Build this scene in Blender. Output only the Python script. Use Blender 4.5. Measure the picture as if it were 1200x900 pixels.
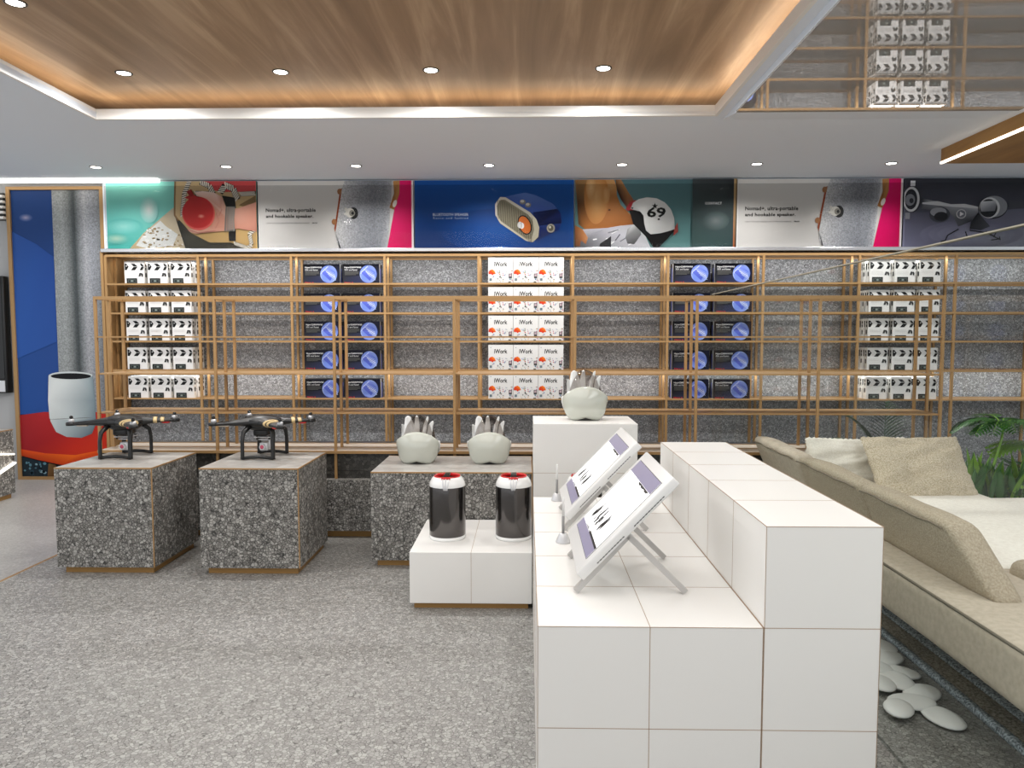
import bpy, bmesh, math, random
from mathutils import Vector, Matrix, noise
PI = math.pi
random.seed(7)
S = bpy.context.scene
C = S.collection
for o in list(bpy.data.objects): bpy.data.objects.remove(o)

# ------------------------------------------------------------------ camera
cam = bpy.data.cameras.new('camera'); co = bpy.data.objects.new('camera', cam); C.objects.link(co)
cam.sensor_width = 36; cam.lens = 36 * 860 / 1200; cam.clip_start = 0.05
co.location = (0, 0, 1.4)
co.rotation_euler = (PI / 2 - 0.06559, 0, 0.020927)
S.camera = co
# ------------------------------------------------------------------ view + world
S.view_settings.view_transform = 'Standard'; S.view_settings.look = 'None'
S.view_settings.gamma = 1; S.view_settings.use_curve_mapping = False
S.view_settings.exposure = 0.1
w = bpy.data.worlds.new('daylight'); S.world = w; w.use_nodes = True
WB = w.node_tree.nodes['Background']; WB.inputs[0].default_value = (0.93, 0.965, 1.0, 1); WB.inputs[1].default_value = 1.0

def area(name, loc, size, power, col=(1, 0.995, 0.985), rot=(0, 0, 0), sy=None, spread=PI):
    l = bpy.data.lights.new(name, 'AREA'); l.energy = power; l.color = col; l.size = size
    if sy: l.shape = 'RECTANGLE'; l.size_y = sy
    l.spread = spread
    o = bpy.data.objects.new(name, l); C.objects.link(o); o.location = loc; o.rotation_euler = rot
    return o
# unseen ceiling fills, added over and behind the camera to brighten blocks, floor, sofa
area('ceiling_fill_light', (-0.8, 1.2, 2.92), 3.6, 70, sy=3.4)
area('ceiling_fill_light', (2.3, 0.9, 2.78), 1.4, 46, sy=3.4)
area('ceiling_fill_light', (-5.2, 1.5, 2.8), 2.4, 50, sy=4)
area('shelf_light', (0.9, 6.95, 2.12), 9.6, 16, rot=(math.radians(35), 0, 0), sy=0.02)
area('shelf_light', (0.9, 6.95, 1.06), 9.6, 16, rot=(math.radians(35), 0, 0), sy=0.02)
DL_FRONT = 54; DL_WOOD = 46

# ------------------------------------------------------------------ materials
def lin(h):
    h = h.lstrip('#'); v = [int(h[i:i + 2], 16) / 255 for i in (0, 2, 4)]
    return tuple(x / 12.92 if x <= 0.04045 else ((x + 0.055) / 1.055) ** 2.4 for x in v)
def mat(name, col='#808080', rough=0.5, metal=0.0, spec=0.5, emit=None, es=1.0, coat=0.0):
    m = bpy.data.materials.new(name); m.use_nodes = True
    b = m.node_tree.nodes['Principled BSDF']
    b.inputs['Base Color'].default_value = (*lin(col), 1); b.inputs['Roughness'].default_value = rough
    b.inputs['Metallic'].default_value = metal; b.inputs['Specular IOR Level'].default_value = spec
    b.inputs['Coat Weight'].default_value = coat
    if emit: b.inputs['Emission Color'].default_value = (*lin(emit), 1); b.inputs['Emission Strength'].default_value = es
    return m
def N(m, t, **k):
    n = m.node_tree.nodes.new(t)
    for a, v in k.items():
        if a in n.inputs.keys() and not hasattr(n, a): n.inputs[a].default_value = v
        else: setattr(n, a, v)
    return n
def L(m, a, b): m.node_tree.links.new(a, b)
def ramp(m, stops):
    r = m.node_tree.nodes.new('ShaderNodeValToRGB'); e = r.color_ramp.elements
    e[0].position = stops[0][0]; e[0].color = (*lin(stops[0][1]), 1)
    e[1].position = stops[-1][0]; e[1].color = (*lin(stops[-1][1]), 1)
    for p, c in stops[1:-1]:
        x = e.new(p); x.color = (*lin(c), 1)
    return r
def bsdf(m): return m.node_tree.nodes['Principled BSDF']

def stone(name, scale, crack, lo, mid, hi, cw=0.05, rough=0.55, coat=0, bump=0.0, flat=(1, 1, 1)):
    """crushed pebble stone: cell greys with dark joints"""
    m = mat(name, rough=rough, coat=coat)
    tc = N(m, 'ShaderNodeTexCoord'); mp = N(m, 'ShaderNodeMapping'); mp.inputs['Scale'].default_value = flat
    L(m, tc.outputs['Object'], mp.inputs[0])
    v = N(m, 'ShaderNodeTexVoronoi'); v.inputs['Scale'].default_value = scale
    e = N(m, 'ShaderNodeTexVoronoi', feature='DISTANCE_TO_EDGE'); e.inputs['Scale'].default_value = scale
    nz = N(m, 'ShaderNodeTexNoise'); nz.inputs['Scale'].default_value = scale * 0.35; nz.inputs['Detail'].default_value = 3
    for n in (v, e, nz): L(m, mp.outputs[0], n.inputs['Vector'])
    sep = N(m, 'ShaderNodeSeparateColor'); L(m, v.outputs['Color'], sep.inputs[0])
    r = ramp(m, [(0.0, lo), (0.5, mid), (1.0, hi)]); L(m, sep.outputs[0], r.inputs[0])
    # crack width modulated by noise
    mul = N(m, 'ShaderNodeMath', operation='MULTIPLY'); L(m, nz.outputs[0], mul.inputs[0]); mul.inputs[1].default_value = cw * 2
    dv = N(m, 'ShaderNodeMath', operation='DIVIDE'); L(m, e.outputs['Distance'], dv.inputs[0]); L(m, mul.outputs[0], dv.inputs[1]); dv.use_clamp = True
    mx = N(m, 'ShaderNodeMix', data_type='RGBA'); L(m, dv.outputs[0], mx.inputs[0]); mx.inputs[6].default_value = (*lin(crack), 1)
    L(m, r.outputs[0], mx.inputs[7]); L(m, mx.outputs[2], bsdf(m).inputs['Base Color'])
    return m
M = {}
M['floor'] = stone('pebble_floor', 70, '#45433f', '#83817d', '#94928e', '#abaaa5', 0.075, 0.42)
M['floor_smooth'] = stone('fine_floor', 90, '#8c8a87', '#999794', '#a3a19e', '#b0aeab', 0.02, 0.35)
M['plinth'] = stone('crushed_stone', 58, '#0c0b09', '#6f6c67', '#8c8984', '#b4b1ab', 0.13, 0.5)
M['plinth_top'] = stone('honed_stone', 16, '#a09d98', '#a3a09b', '#adaaa5', '#b8b5b0', 0.01, 0.35)
M['wall_stone'] = stone('granular_wall', 75, '#3e3e3e', '#838588', '#9fa1a5', '#c4c7cb', 0.10, 0.6)
M['dark_stone'] = stone('dark_stone', 40, '#0e0d0b', '#33312e', '#44423e', '#5a5752', 0.05, 0.35)
M['ceiling'] = mat('ceiling_paint', '#e2e9f2', 0.8)
M['white'] = mat('white_laminate', '#e9e7e3', 0.38)
M['seam'] = mat('brown_edging', '#a58a70', 0.6)
M['toe'] = mat('bronze_toe_kick', '#a07a45', 0.45, 0.25)
M['gold'] = mat('brushed_brass', '#ab8658', 0.45, 0.25)
M['cream'] = mat('cream_board', '#cdbfae', 0.5)
M['chrome'] = mat('satin_chrome', '#c9c9cb', 0.22, 0.85)
M['black'] = mat('black_plastic', '#151515', 0.38)
M['blackgloss'] = mat('black_gloss', '#050506', 0.12)
M['darkgrey'] = mat('dark_grey', '#343432', 0.5)
M['whitegloss'] = mat('white_gloss', '#f0f0ee', 0.18, coat=0.6)
M['silver'] = mat('silver', '#d2d2d4', 0.28, 0.3)
M['red'] = mat('red_plastic', '#d01c1c', 0.25, coat=0.5)
M['pearl'] = mat('pearl_shell', '#c3c5ba', 0.2, coat=0.7)
M['gunmetal'] = mat('gunmetal', '#5e5b5a', 0.16, 0.95)
M['lamp'] = mat('lamp_white', '#ffffff', emit='#fff8ee', es=9)
M['led'] = mat('led_white', '#ffffff', emit='#fff6e6', es=3.2)
M['ledwarm'] = mat('led_warm', '#ffffff', emit='#ffe9cc', es=9)
M['screenwhite'] = mat('lit_screen', '#ffffff', 0.3, emit='#ffffff', es=0.75)
M['screenlilac'] = mat('lilac_screen_bar', '#8f8ba6', 0.3, emit='#8f8ba6', es=0.12)
M['legmetal'] = mat('leg_metal', '#b9b6b3', 0.35, 0.2)
M['piping'] = mat('dark_piping', '#7c7161', 0.9)
M['frost'] = mat('frosted_white', '#dcdbd9', 0.35)
M['leaf'] = mat('leaf_green', '#3c7030', 0.4)
M['leafdark'] = mat('leaf_dark', '#1f4a24', 0.45)
M['leaflight'] = mat('leaf_light', '#7fae3c', 0.45)
M['soil'] = mat('soil', '#2a2018', 0.9)
M['planter'] = mat('planter_grey', '#55524e', 0.6)
M['pebble'] = mat('white_pebble', '#f4f4f2', 0.5)
M['rugband'] = mat('rug_border', '#5b6167', 0.95)
M['rug'] = mat('rug_brown', '#6e655b', 0.95)
for k in ('rug', 'rugband'):
    m = M[k]; n = N(m, 'ShaderNodeTexNoise'); n.inputs['Scale'].default_value = 120; tc = N(m, 'ShaderNodeTexCoord'); L(m, tc.outputs['Object'], n.inputs['Vector'])
    r = ramp(m, [(0.35, '#6d665b' if k == 'rug' else '#4e5760'), (0.65, '#b5ab9c' if k == 'rug' else '#c3cdd6')]); L(m, n.outputs[0], r.inputs[0]); L(m, r.outputs[0], bsdf(m).inputs['Base Color'])
def woodmat(name, a, b, c, sx, sy, sz):
    m = mat(name, rough=0.5); tc = N(m, 'ShaderNodeTexCoord'); mp = N(m, 'ShaderNodeMapping'); mp.inputs['Scale'].default_value = (sx, sy, sz)
    L(m, tc.outputs['Object'], mp.inputs[0]); n = N(m, 'ShaderNodeTexNoise'); n.inputs['Scale'].default_value = 1; n.inputs['Detail'].default_value = 9
    n.inputs['Roughness'].default_value = 0.62; n.inputs['Distortion'].default_value = 0.8
    L(m, mp.outputs[0], n.inputs['Vector']); r = ramp(m, [(0.3, a), (0.5, b), (0.72, c)]); L(m, n.outputs[0], r.inputs[0]); L(m, r.outputs[0], bsdf(m).inputs['Base Color'])
    return m
M['wood'] = woodmat('oak_ceiling', '#8a6f52', '#a08263', '#c4a684', 6.5, 0.45, 4)
M['woodbeam'] = woodmat('oak_beam', '#8a6438', '#a3783f', '#b58a52', 6, 0.8, 6)
def fabric(name, a, b, scale, bump=0.15, big=3.0):
    m = mat(name, rough=0.9, spec=0.15); tc = N(m, 'ShaderNodeTexCoord'); n = N(m, 'ShaderNodeTexNoise'); n.inputs['Scale'].default_value = scale; n.inputs['Detail'].default_value = 4
    L(m, tc.outputs['Object'], n.inputs['Vector']); r = ramp(m, [(0.35, a), (0.65, b)]); L(m, n.outputs[0], r.inputs[0]); L(m, r.outputs[0], bsdf(m).inputs['Base Color'])
    bp = N(m, 'ShaderNodeBump'); bp.inputs['Strength'].default_value = bump; bp.inputs['Distance'].default_value = 0.01; L(m, n.outputs[0], bp.inputs['Height']); L(m, bp.outputs[0], bsdf(m).inputs['Normal'])
    return m
M['sofa'] = fabric('taupe_suede', '#b5a999', '#c2b6a6', 45)
M['sofaback'] = fabric('taupe_weave', '#9e917e', '#b9ac99', 150, 0.3)
M['seat'] = fabric('cream_seat', '#e8e2d8', '#f2ede4', 60)
M['pillowcream'] = fabric('cream_pillow', '#ded8cc', '#ebe6dc', 120)
M['pillowtan'] = fabric('tan_weave', '#a5977d', '#d8ccb8', 180, 0.4)
def glassmat(name, tint, refl=1.0, extra=0.0):
    m = bpy.data.materials.new(name); m.use_nodes = True; nt = m.node_tree; nt.nodes.clear()
    out = nt.nodes.new('ShaderNodeOutputMaterial'); t = nt.nodes.new('ShaderNodeBsdfTransparent'); g = nt.nodes.new('ShaderNodeBsdfGlossy'); f = nt.nodes.new('ShaderNodeFresnel'); mx = nt.nodes.new('ShaderNodeMixShader')
    t.inputs[0].default_value = (*lin(tint), 1); g.inputs['Roughness'].default_value = 0.02; f.inputs[0].default_value = 1.35
    ml = nt.nodes.new('ShaderNodeMath'); ml.operation = 'MULTIPLY_ADD'; ml.inputs[1].default_value = refl; ml.inputs[2].default_value = extra; nt.links.new(f.outputs[0], ml.inputs[0])
    nt.links.new(ml.outputs[0], mx.inputs[0]); nt.links.new(t.outputs[0], mx.inputs[1]); nt.links.new(g.outputs[0], mx.inputs[2]); nt.links.new(mx.outputs[0], out.inputs[0])
    return m
M['glass'] = glassmat('clear_glass', '#fcfefd', 0.05)
M['smoke'] = glassmat('smoky_glass', '#dedad7', 0.6, 0.03)
M['shelfglass'] = glassmat('shelf_glass', '#e6e2de', 0.3)
M['acrylic'] = glassmat('acrylic_cover', '#f0f0f0', 0.15)
M['glassedge'] = mat('glass_edge', '#a9a493', 0.25)
m = bpy.data.materials.new('mirror_film'); m.use_nodes = True; nt = m.node_tree; nt.nodes.clear()
out = nt.nodes.new('ShaderNodeOutputMaterial'); d = nt.nodes.new('ShaderNodeBsdfDiffuse'); g = nt.nodes.new('ShaderNodeBsdfGlossy'); mx = nt.nodes.new('ShaderNodeMixShader')
d.inputs[0].default_value = (*lin('#d2d0cc'), 1); g.inputs['Roughness'].default_value = 0.0; g.inputs[0].default_value = (0.9, 0.89, 0.88, 1); mx.inputs[0].default_value = 0.66
nt.links.new(d.outputs[0], mx.inputs[1]); nt.links.new(g.outputs[0], mx.inputs[2]); nt.links.new(mx.outputs[0], out.inputs[0]); M['mirror'] = m
# printed art: colour comes from the per-corner print colours
m = mat('print', rough=0.5, spec=0.2); a = N(m, 'ShaderNodeVertexColor'); a.layer_name = 'Col'; L(m, a.outputs[0], bsdf(m).inputs['Base Color']); M['print'] = m
m = mat('print_fabric', rough=0.6); a = N(m, 'ShaderNodeVertexColor'); a.layer_name = 'Col'
n = N(m, 'ShaderNodeTexNoise'); n.inputs['Scale'].default_value = 90; n.inputs['Detail'].default_value = 2; tc = N(m, 'ShaderNodeTexCoord'); L(m, tc.outputs['Object'], n.inputs['Vector'])
r = ramp(m, [(0.3, '#c0c0c0'), (0.7, '#ffffff')]); L(m, n.outputs[0], r.inputs[0]); mx = N(m, 'ShaderNodeMix', data_type='RGBA', blend_type='MULTIPLY'); mx.inputs[0].default_value = 1
L(m, a.outputs[0], mx.inputs[6]); L(m, r.outputs[0], mx.inputs[7]); L(m, mx.outputs[2], bsdf(m).inputs['Base Color']); M['printfab'] = m

# ------------------------------------------------------------------ mesh builder
class MB:
    def __init__(s): s.bm = bmesh.new(); s.mats = []; s.col = None; s.layer = 0
    def mi(s, m):
        m = M[m] if isinstance(m, str) else m
        if m not in s.mats: s.mats.append(m)
        return s.mats.index(m)
    def _fin(s, verts, m, smooth=False, R=None):
        if R is not None: bmesh.ops.transform(s.bm, matrix=R, verts=verts)
        i = s.mi(m); fs = set(f for v in verts for f in v.link_faces)
        for f in fs: f.material_index = i; f.smooth = smooth
        return verts
    def box(s, a, b, m, R=None):
        c = [(x + y) / 2 for x, y in zip(a, b)]; d = [abs(y - x) for x, y in zip(a, b)]
        v = bmesh.ops.create_cube(s.bm, size=1, matrix=Matrix.Translation(c) @ Matrix.Diagonal((*d, 1)))['verts']
        return s._fin(v, m, False, R)
    def rbox(s, a, b, r, m, seg=3, R=None, smooth=True):
        t = bmesh.new(); c = [(x + y) / 2 for x, y in zip(a, b)]; d = [abs(y - x) for x, y in zip(a, b)]
        bmesh.ops.create_cube(t, size=1, matrix=Matrix.Translation(c) @ Matrix.Diagonal((*d, 1)))
        bmesh.ops.bevel(t, geom=list(t.edges) + list(t.verts), offset=r, segments=seg, affect='EDGES', profile=0.5)
        return s.merge(t, m, smooth, R)
    def merge(s, t, m, smooth=False, R=None):
        mp = {v: s.bm.verts.new(v.co) for v in t.verts}; i = s.mi(m)
        for f in t.faces:
            try: nf = s.bm.faces.new([mp[v] for v in f.verts]); nf.material_index = i; nf.smooth = smooth
            except ValueError: pass
        t.free(); vs = list(mp.values())
        if R is not None: bmesh.ops.transform(s.bm, matrix=R, verts=vs)
        return vs
    def tube(s, pts, r, m, seg=8, cap=True, flat=None):
        pts = [Vector(p) for p in pts]; rs = r if isinstance(r, (list, tuple)) else [r] * len(pts); rings = []; up = None
        for i, p in enumerate(pts):
            t = (pts[min(i + 1, len(pts) - 1)] - pts[max(i - 1, 0)]).normalized()
            if up is None:
                up = Vector((0, 0, 1)) if abs(t.z) < 0.9 else Vector((0, 1, 0))
            u = t.cross(up).normalized(); v = u.cross(t).normalized(); up = v
            fu, fv = (1, 1) if flat is None else flat
            rings.append([s.bm.verts.new(p + (u * math.cos(2 * PI * k / seg) * fu + v * math.sin(2 * PI * k / seg) * fv) * rs[i]) for k in range(seg)])
        i = s.mi(m)
        for a, b in zip(rings, rings[1:]):
            for k in range(seg):
                f = s.bm.faces.new((a[k], a[(k + 1) % seg], b[(k + 1) % seg], b[k])); f.smooth = True; f.material_index = i
        if cap:
            for rg in (rings[0][::-1], rings[-1]): f = s.bm.faces.new(rg); f.material_index = i
        return [v for rg in rings for v in rg]
    def bar(s, p, q, wx, wy, m):
        """square bar between two points"""
        p, q = Vector(p), Vector(q); d = q - p; c = (p + q) / 2
        R = Matrix.Translation(c) @ d.to_track_quat('Z', 'Y').to_matrix().to_4x4() @ Matrix.Diagonal((wx, wy, d.length, 1))
        v = bmesh.ops.create_cube(s.bm, size=1, matrix=R)['verts']; return s._fin(v, m)
    def lathe(s, prof, m, c=(0, 0, 0), seg=32, smooth=True):
        c = Vector(c); rings = []
        for r, z in prof:
            rings.append([s.bm.verts.new(c + Vector((r * math.cos(2 * PI * k / seg), r * math.sin(2 * PI * k / seg), z))) for k in range(seg)] if r > 1e-6 else [s.bm.verts.new(c + Vector((0, 0, z)))])
        i = s.mi(m)
        for a, b in zip(rings, rings[1:]):
            for k in range(seg):
                k2 = (k + 1) % seg
                vs = [a[0], b[k], b[k2]] if len(a) == 1 and len(b) > 1 else [a[k2], a[k], b[0]] if len(b) == 1 and len(a) > 1 else [a[k], a[k2], b[k2], b[k]] if len(a) > 1 else None
                if vs is None: continue
                if len(a) == 1: vs = [a[0], b[k2], b[k]][::-1]
                f = s.bm.faces.new(vs); f.smooth = smooth; f.material_index = i
        return [v for rg in rings for v in rg]
    def ball(s, c, r, m, sc=(1, 1, 1), seg=16, R=None):
        v = bmesh.ops.create_uvsphere(s.bm, u_segments=seg, v_segments=max(6, seg // 2), radius=r, matrix=Matrix.Translation(c) @ Matrix.Diagonal((*sc, 1)))['verts']
        return s._fin(v, m, True, R)
    def grid(s, fn, nu, nv, m, smooth=True, wrap=False):
        g = [[s.bm.verts.new(fn(i / nu, j / nv)) for j in range(nv + 1)] for i in range(nu + 1)]; k = s.mi(m)
        for i in range(nu):
            for j in range(nv):
                f = s.bm.faces.new((g[i][j], g[i + 1][j], g[i + 1][j + 1], g[i][j + 1])); f.smooth = smooth; f.material_index = k
        return g
    def poly(s, pts, m, smooth=False):
        vs = [s.bm.verts.new(p) for p in pts]
        try: f = s.bm.faces.new(vs); f.material_index = s.mi(m); f.smooth = smooth
        except ValueError: return None
        return f
    def build(s, name, parent=None, bevel=0, **tags):
        me = bpy.data.meshes.new(name)
        if s.col is None: pass
        bmesh.ops.recalc_face_normals(s.bm, faces=[f for f in s.bm.faces if not f.tag])
        s.bm.to_mesh(me); s.bm.free()
        for m in s.mats: me.materials.append(m)
        o = bpy.data.objects.new(name, me); C.objects.link(o)
        if parent is not None: o.parent = parent
        if bevel:
            b = o.modifiers.new('b', 'BEVEL'); b.width = bevel; b.segments = 2; b.limit_method = 'ANGLE'; b.angle_limit = 0.6
        for k, v in tags.items(): o[k] = v
        return o

class Art:
    """print on a plane facing -Y: coordinates u,v mapped from a drawing rectangle to (x,z); successive layers sit a hair nearer"""
    def __init__(s, mb, rect, x0, x1, z0, z1, y, step=0.0005):
        s.mb = mb; s.r = rect; s.x = (x0, x1); s.z = (z0, z1); s.y = y; s.step = step; s.n = 0
        s.cl = mb.bm.loops.layers.float_color.get('Col') or mb.bm.loops.layers.float_color.new('Col')
    def P(s, u, v):
        u0, v0, u1, v1 = s.r; a = min(1, max(0, (u - u0) / (u1 - u0))); b = min(1, max(0, (v - v0) / (v1 - v0)))
        return Vector((s.x[0] + (s.x[1] - s.x[0]) * a, s.y - s.n * s.step, s.z[1] + (s.z[0] - s.z[1]) * b))
    def poly(s, pts, cols, m='print', keep=False):
        if not keep: s.n += 1
        vs = []; 
        if isinstance(cols, str): cols = [cols] * len(pts)
        for p in pts: vs.append(s.mb.bm.verts.new(s.P(*p)))
        f = s.mb.bm.faces.new(vs); f.material_index = s.mb.mi(m); f.tag = True
        f.normal_update()
        c = [(*lin(x), 1) for x in cols]
        for l, k in zip(f.loops, c): l[s.cl] = k
        if f.normal.y > 0: f.normal_flip()
    def rect(s, u0, v0, u1, v1, c, m='print', keep=False): s.poly([(u0, v0), (u1, v0), (u1, v1), (u0, v1)], c, m, keep)
    def ell(s, cu, cv, ru, rv, c, rot=0, n=24, a0=0, a1=360, m='print'):
        k = n; pts = []
        full = a1 - a0 >= 360
        for i in range(k if full else k + 1):
            t = math.radians(a0 + (a1 - a0) * i / k); x, y = ru * math.cos(t), rv * math.sin(t); r = math.radians(rot)
            pts.append((cu + x * math.cos(r) - y * math.sin(r), cv + x * math.sin(r) + y * math.cos(r)))
        s.poly(pts, c, m)
    def line(s, pts, wd, c, keep=False):
        if not keep: s.n += 1
        for (a, b), (d, e) in zip(pts, pts[1:]):
            q = Vector((d - a, e - b)); 
            if q.length < 1e-6: continue
            n = Vector((-q.y, q.x)).normalized() * wd / 2
            s.poly([(a + n.x, b + n.y), (d + n.x, e + n.y), (d - n.x, e - n.y), (a - n.x, b - n.y)], c, keep=True)
    def rope(s, pts, wd, n, c1='#e8e0d0', c2='#1c1a18'):
        P = [Vector(p) for p in pts]; segs = [(b - a).length for a, b in zip(P, P[1:])]; T = sum(segs)
        s.line(pts, wd, c2); s.n += 1
        for i in range(n):
            t = (i + 0.5) / n * T; k = 0
            while k < len(segs) - 1 and t > segs[k]: t -= segs[k]; k += 1
            d = (P[k + 1] - P[k]).normalized(); c = P[k] + d * t; q = Vector((-d.y, d.x)); e = (q * 0.9 + d * 0.5) * wd * 0.5; h = d * T / n * 0.3
            s.poly([tuple(c - e - h), tuple(c - e + h), tuple(c + e + h), tuple(c + e - h)], c1, keep=True)
    def blur(s, cu, cv, ru, rv, cin, cout, rings=6, rot=0):
        for i in range(rings):
            t = i / (rings - 1); a = lin(cin); b = lin(cout)
            k = 1 - i / rings
            def mixh(h1, h2, t):
                p = [int(h1[j:j + 2], 16) for j in (1, 3, 5)]; q = [int(h2[j:j + 2], 16) for j in (1, 3, 5)]
                return '#%02x%02x%02x' % tuple(int(x + (y - x) * t) for x, y in zip(p, q))
            s.ell(cu, cv, ru * k, rv * k, mixh(cout, cin, (i + 1) / rings), rot)
_txt = {}
def text_mesh(body, bold=0.0, space=1.0):
    k = (body, bold, space)
    if k in _txt: return _txt[k]
    cu = bpy.data.curves.new('t', 'FONT'); cu.body = body; cu.size = 1; cu.offset = bold; cu.space_character = space; cu.resolution_u = 2
    o = bpy.data.objects.new('t', cu); C.objects.link(o); bpy.context.view_layer.update()
    me = bpy.data.meshes.new_from_object(o.evaluated_get(bpy.context.evaluated_depsgraph_get()))
    vs = [v.co.copy() for v in me.vertices]; fs = [tuple(p.vertices) for p in me.polygons]
    bpy.data.objects.remove(o); bpy.data.meshes.remove(me)
    x0 = min(v.x for v in vs); x1 = max(v.x for v in vs); y0 = min(v.y for v in vs); y1 = max(v.y for v in vs)
    _txt[k] = (vs, fs, (x0, x1, y0, y1)); return _txt[k]
def art_text(a, body, u0, v0, u1, v1, c, bold=0.0, space=1.0):
    """text filling the drawing rectangle"""
    vs, fs, (x0, x1, y0, y1) = text_mesh(body, bold, space); a.n += 1; col = (*lin(c), 1)
    bv = [a.mb.bm.verts.new(a.P(u0 + (v.x - x0) / (x1 - x0) * (u1 - u0), v1 + (v.y - y0) / (y1 - y0) * (v0 - v1))) for v in vs]
    i = a.mb.mi('print')
    for f in fs:
        try:
            nf = a.mb.bm.faces.new([bv[k] for k in f]); nf.material_index = i; nf.tag = True; nf.normal_update()
            for l in nf.loops: l[a.cl] = col
            if nf.normal.y > 0: nf.normal_flip()
        except ValueError: pass

def tag(o, label, cat, group=None, kind=None):
    o['label'] = label; o['category'] = cat
    if group: o['group'] = group
    if kind: o['kind'] = kind
    return o
def thing(name, loc, label, cat, group=None, rz=0):
    o = bpy.data.objects.new(name, None); C.objects.link(o); o.location = loc; o.rotation_euler = (0, 0, rz); o.empty_display_size = 0.05
    return tag(o, label, cat, group)
def dup(root, loc, label, rz=None):
    r = root.copy(); C.objects.link(r); r.location = loc; r['label'] = label
    if rz is not None: r.rotation_euler = (0, 0, rz)
    for ch in [c for c in bpy.data.objects if c.parent == root]:
        k = ch.copy(); C.objects.link(k); k.parent = r
        for g in [c for c in bpy.data.objects if c.parent == ch]:
            d = g.copy(); C.objects.link(d); d.parent = k
    return r
def struct(mb, name, **k):
    o = mb.build(name, **k); o['kind'] = 'structure'; return o

# ------------------------------------------------------------------ room shell
ZC = 2.85; YB = 7.25
b = MB(); b.box((-3.0, -3, -0.1), (7.5, YB, 0), 'floor'); struct(b, 'floor')
b = MB(); b.box((-7.5, -3, -0.1), (-3.02, YB, 0), 'floor_smooth'); struct(b, 'floor')
b = MB(); b.box((-3.02, -3, -0.1), (-3.0, YB, 0.0), 'toe'); struct(b, 'trim_1')
b = MB(); b.box((-4.02, YB, 0), (7.5, YB + 0.1, ZC), 'wall_stone'); struct(b, 'wall_back')
b = MB(); b.box((-7.5, 7.03, 0), (-4.02, YB + 0.1, ZC), mat('left_wall_paint', '#b4b4b4', 0.7)); struct(b, 'wall_left')
b = MB(); b.box((-4.0, 6.93, 2.19), (7.5, YB, ZC), 'ceiling'); struct(b, 'wall_bulkhead')
TX0, TX1, TY1 = -2.87, 1.225, 4.93     # wood tray opening
MX0, MX1, MY1 = 1.31, 3.06, 4.74      # mirror opening
b = MB(); t = 0.035
b.box((-7.5, TY1, ZC), (7.5, YB, ZC + t), 'ceiling')
b.box((-7.5, -3, ZC), (TX0, TY1, ZC + t), 'ceiling'); b.box((TX1, -3, ZC), (7.5, TY1, ZC + t), 'ceiling')
struct(b, 'ceiling')
# white lip round the tray and the oak panel above it
b = MB(); e = 0.02
b.box((TX0 - e, TY1, ZC - 0.012), (TX1 + e, TY1 + e, ZC + 0.055), 'white'); b.box((TX0 - e, -3, ZC - 0.012), (TX0, TY1, ZC + 0.055), 'white'); b.box((TX1, -3, ZC - 0.012), (TX1 + e, TY1, ZC + 0.055), 'white')
struct(b, 'trim_2')
b = MB(); b.box((-3.3, -3, 3.0), (1.34, 5.35, 3.03), 'wood'); struct(b, 'ceiling')
b = MB(); b.box((-3.32, 5.35, ZC + t), (1.36, 5.37, 3.03), 'ceiling'); b.box((-3.32, -3, ZC + t), (-3.3, 5.35, 3.03), 'ceiling'); b.box((1.34, -3, ZC + t), (1.36, 5.35, 3.03), 'ceiling'); struct(b, 'trim_3')
b = MB(); b.box((MX0, -3, 2.80), (MX1, MY1, 2.812), 'mirror'); struct(b, 'ceiling')
b = MB(); b.box((MX0, -3, 2.812), (MX1, MY1, ZC), 'ceiling')
b.poly([(MX0, MY1, 2.80), (MX1, MY1, 2.80), (MX1, MY1 + 0.33, ZC), (MX0, MY1 + 0.33, ZC)], 'ceiling'); b.poly([(MX0, MY1, 2.80), (MX0, MY1 + 0.33, ZC), (MX0, MY1, ZC)], 'ceiling')
b.box((MX1, -3, 2.80), (MX1 + 0.08, MY1, ZC), 'ceiling'); struct(b, 'trim_4')
# cove light strips on top of the lip (warm LED tape shining up at the oak)
def cove(a, c, label):
    b = MB(); b.box(a, c, 'ledwarm'); tag(b.build('led_strip'), label, 'light strip', 'warm strips hidden in the ceiling cove')
cove((TX0 - 0.05, TY1 + 0.055, ZC + t + .001), (TX1 + 0.05, TY1 + 0.075, ZC + t + 0.014), 'warm light strip glowing along the far edge of the oak ceiling tray')
cove((TX0 - 0.085, -2.5, ZC + t + .001), (TX0 - 0.065, TY1 - 0.02, ZC + t + 0.014), 'warm light strip glowing along the left edge of the oak ceiling tray')
cove((TX1 + 0.055, -2.5, ZC + t + .001), (TX1 + 0.075, TY1 - 0.02, ZC + t + 0.014), 'warm light strip glowing along the right edge of the oak ceiling tray')
# oak beam with LED edge, hung on the ceiling at the right
t_ = thing('ceiling_beam', (3.55, 4.2, 2.74), 'oak clad ceiling box with a white light line along its lower edge', 'ceiling beam')
b = MB(); b.box((-0.33, -3.5, 0.012), (1.2, 1.69, 0.11), 'woodbeam'); b.box((-0.318, -3.5, 0), (1.2, 1.69, 0.012), 'woodbeam'); b.build('casing', t_)
b = MB(); b.box((-0.336, -3.5, -0.003), (-0.318, 1.69, 0.012), 'led'); b.build('light_line', t_)

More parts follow.
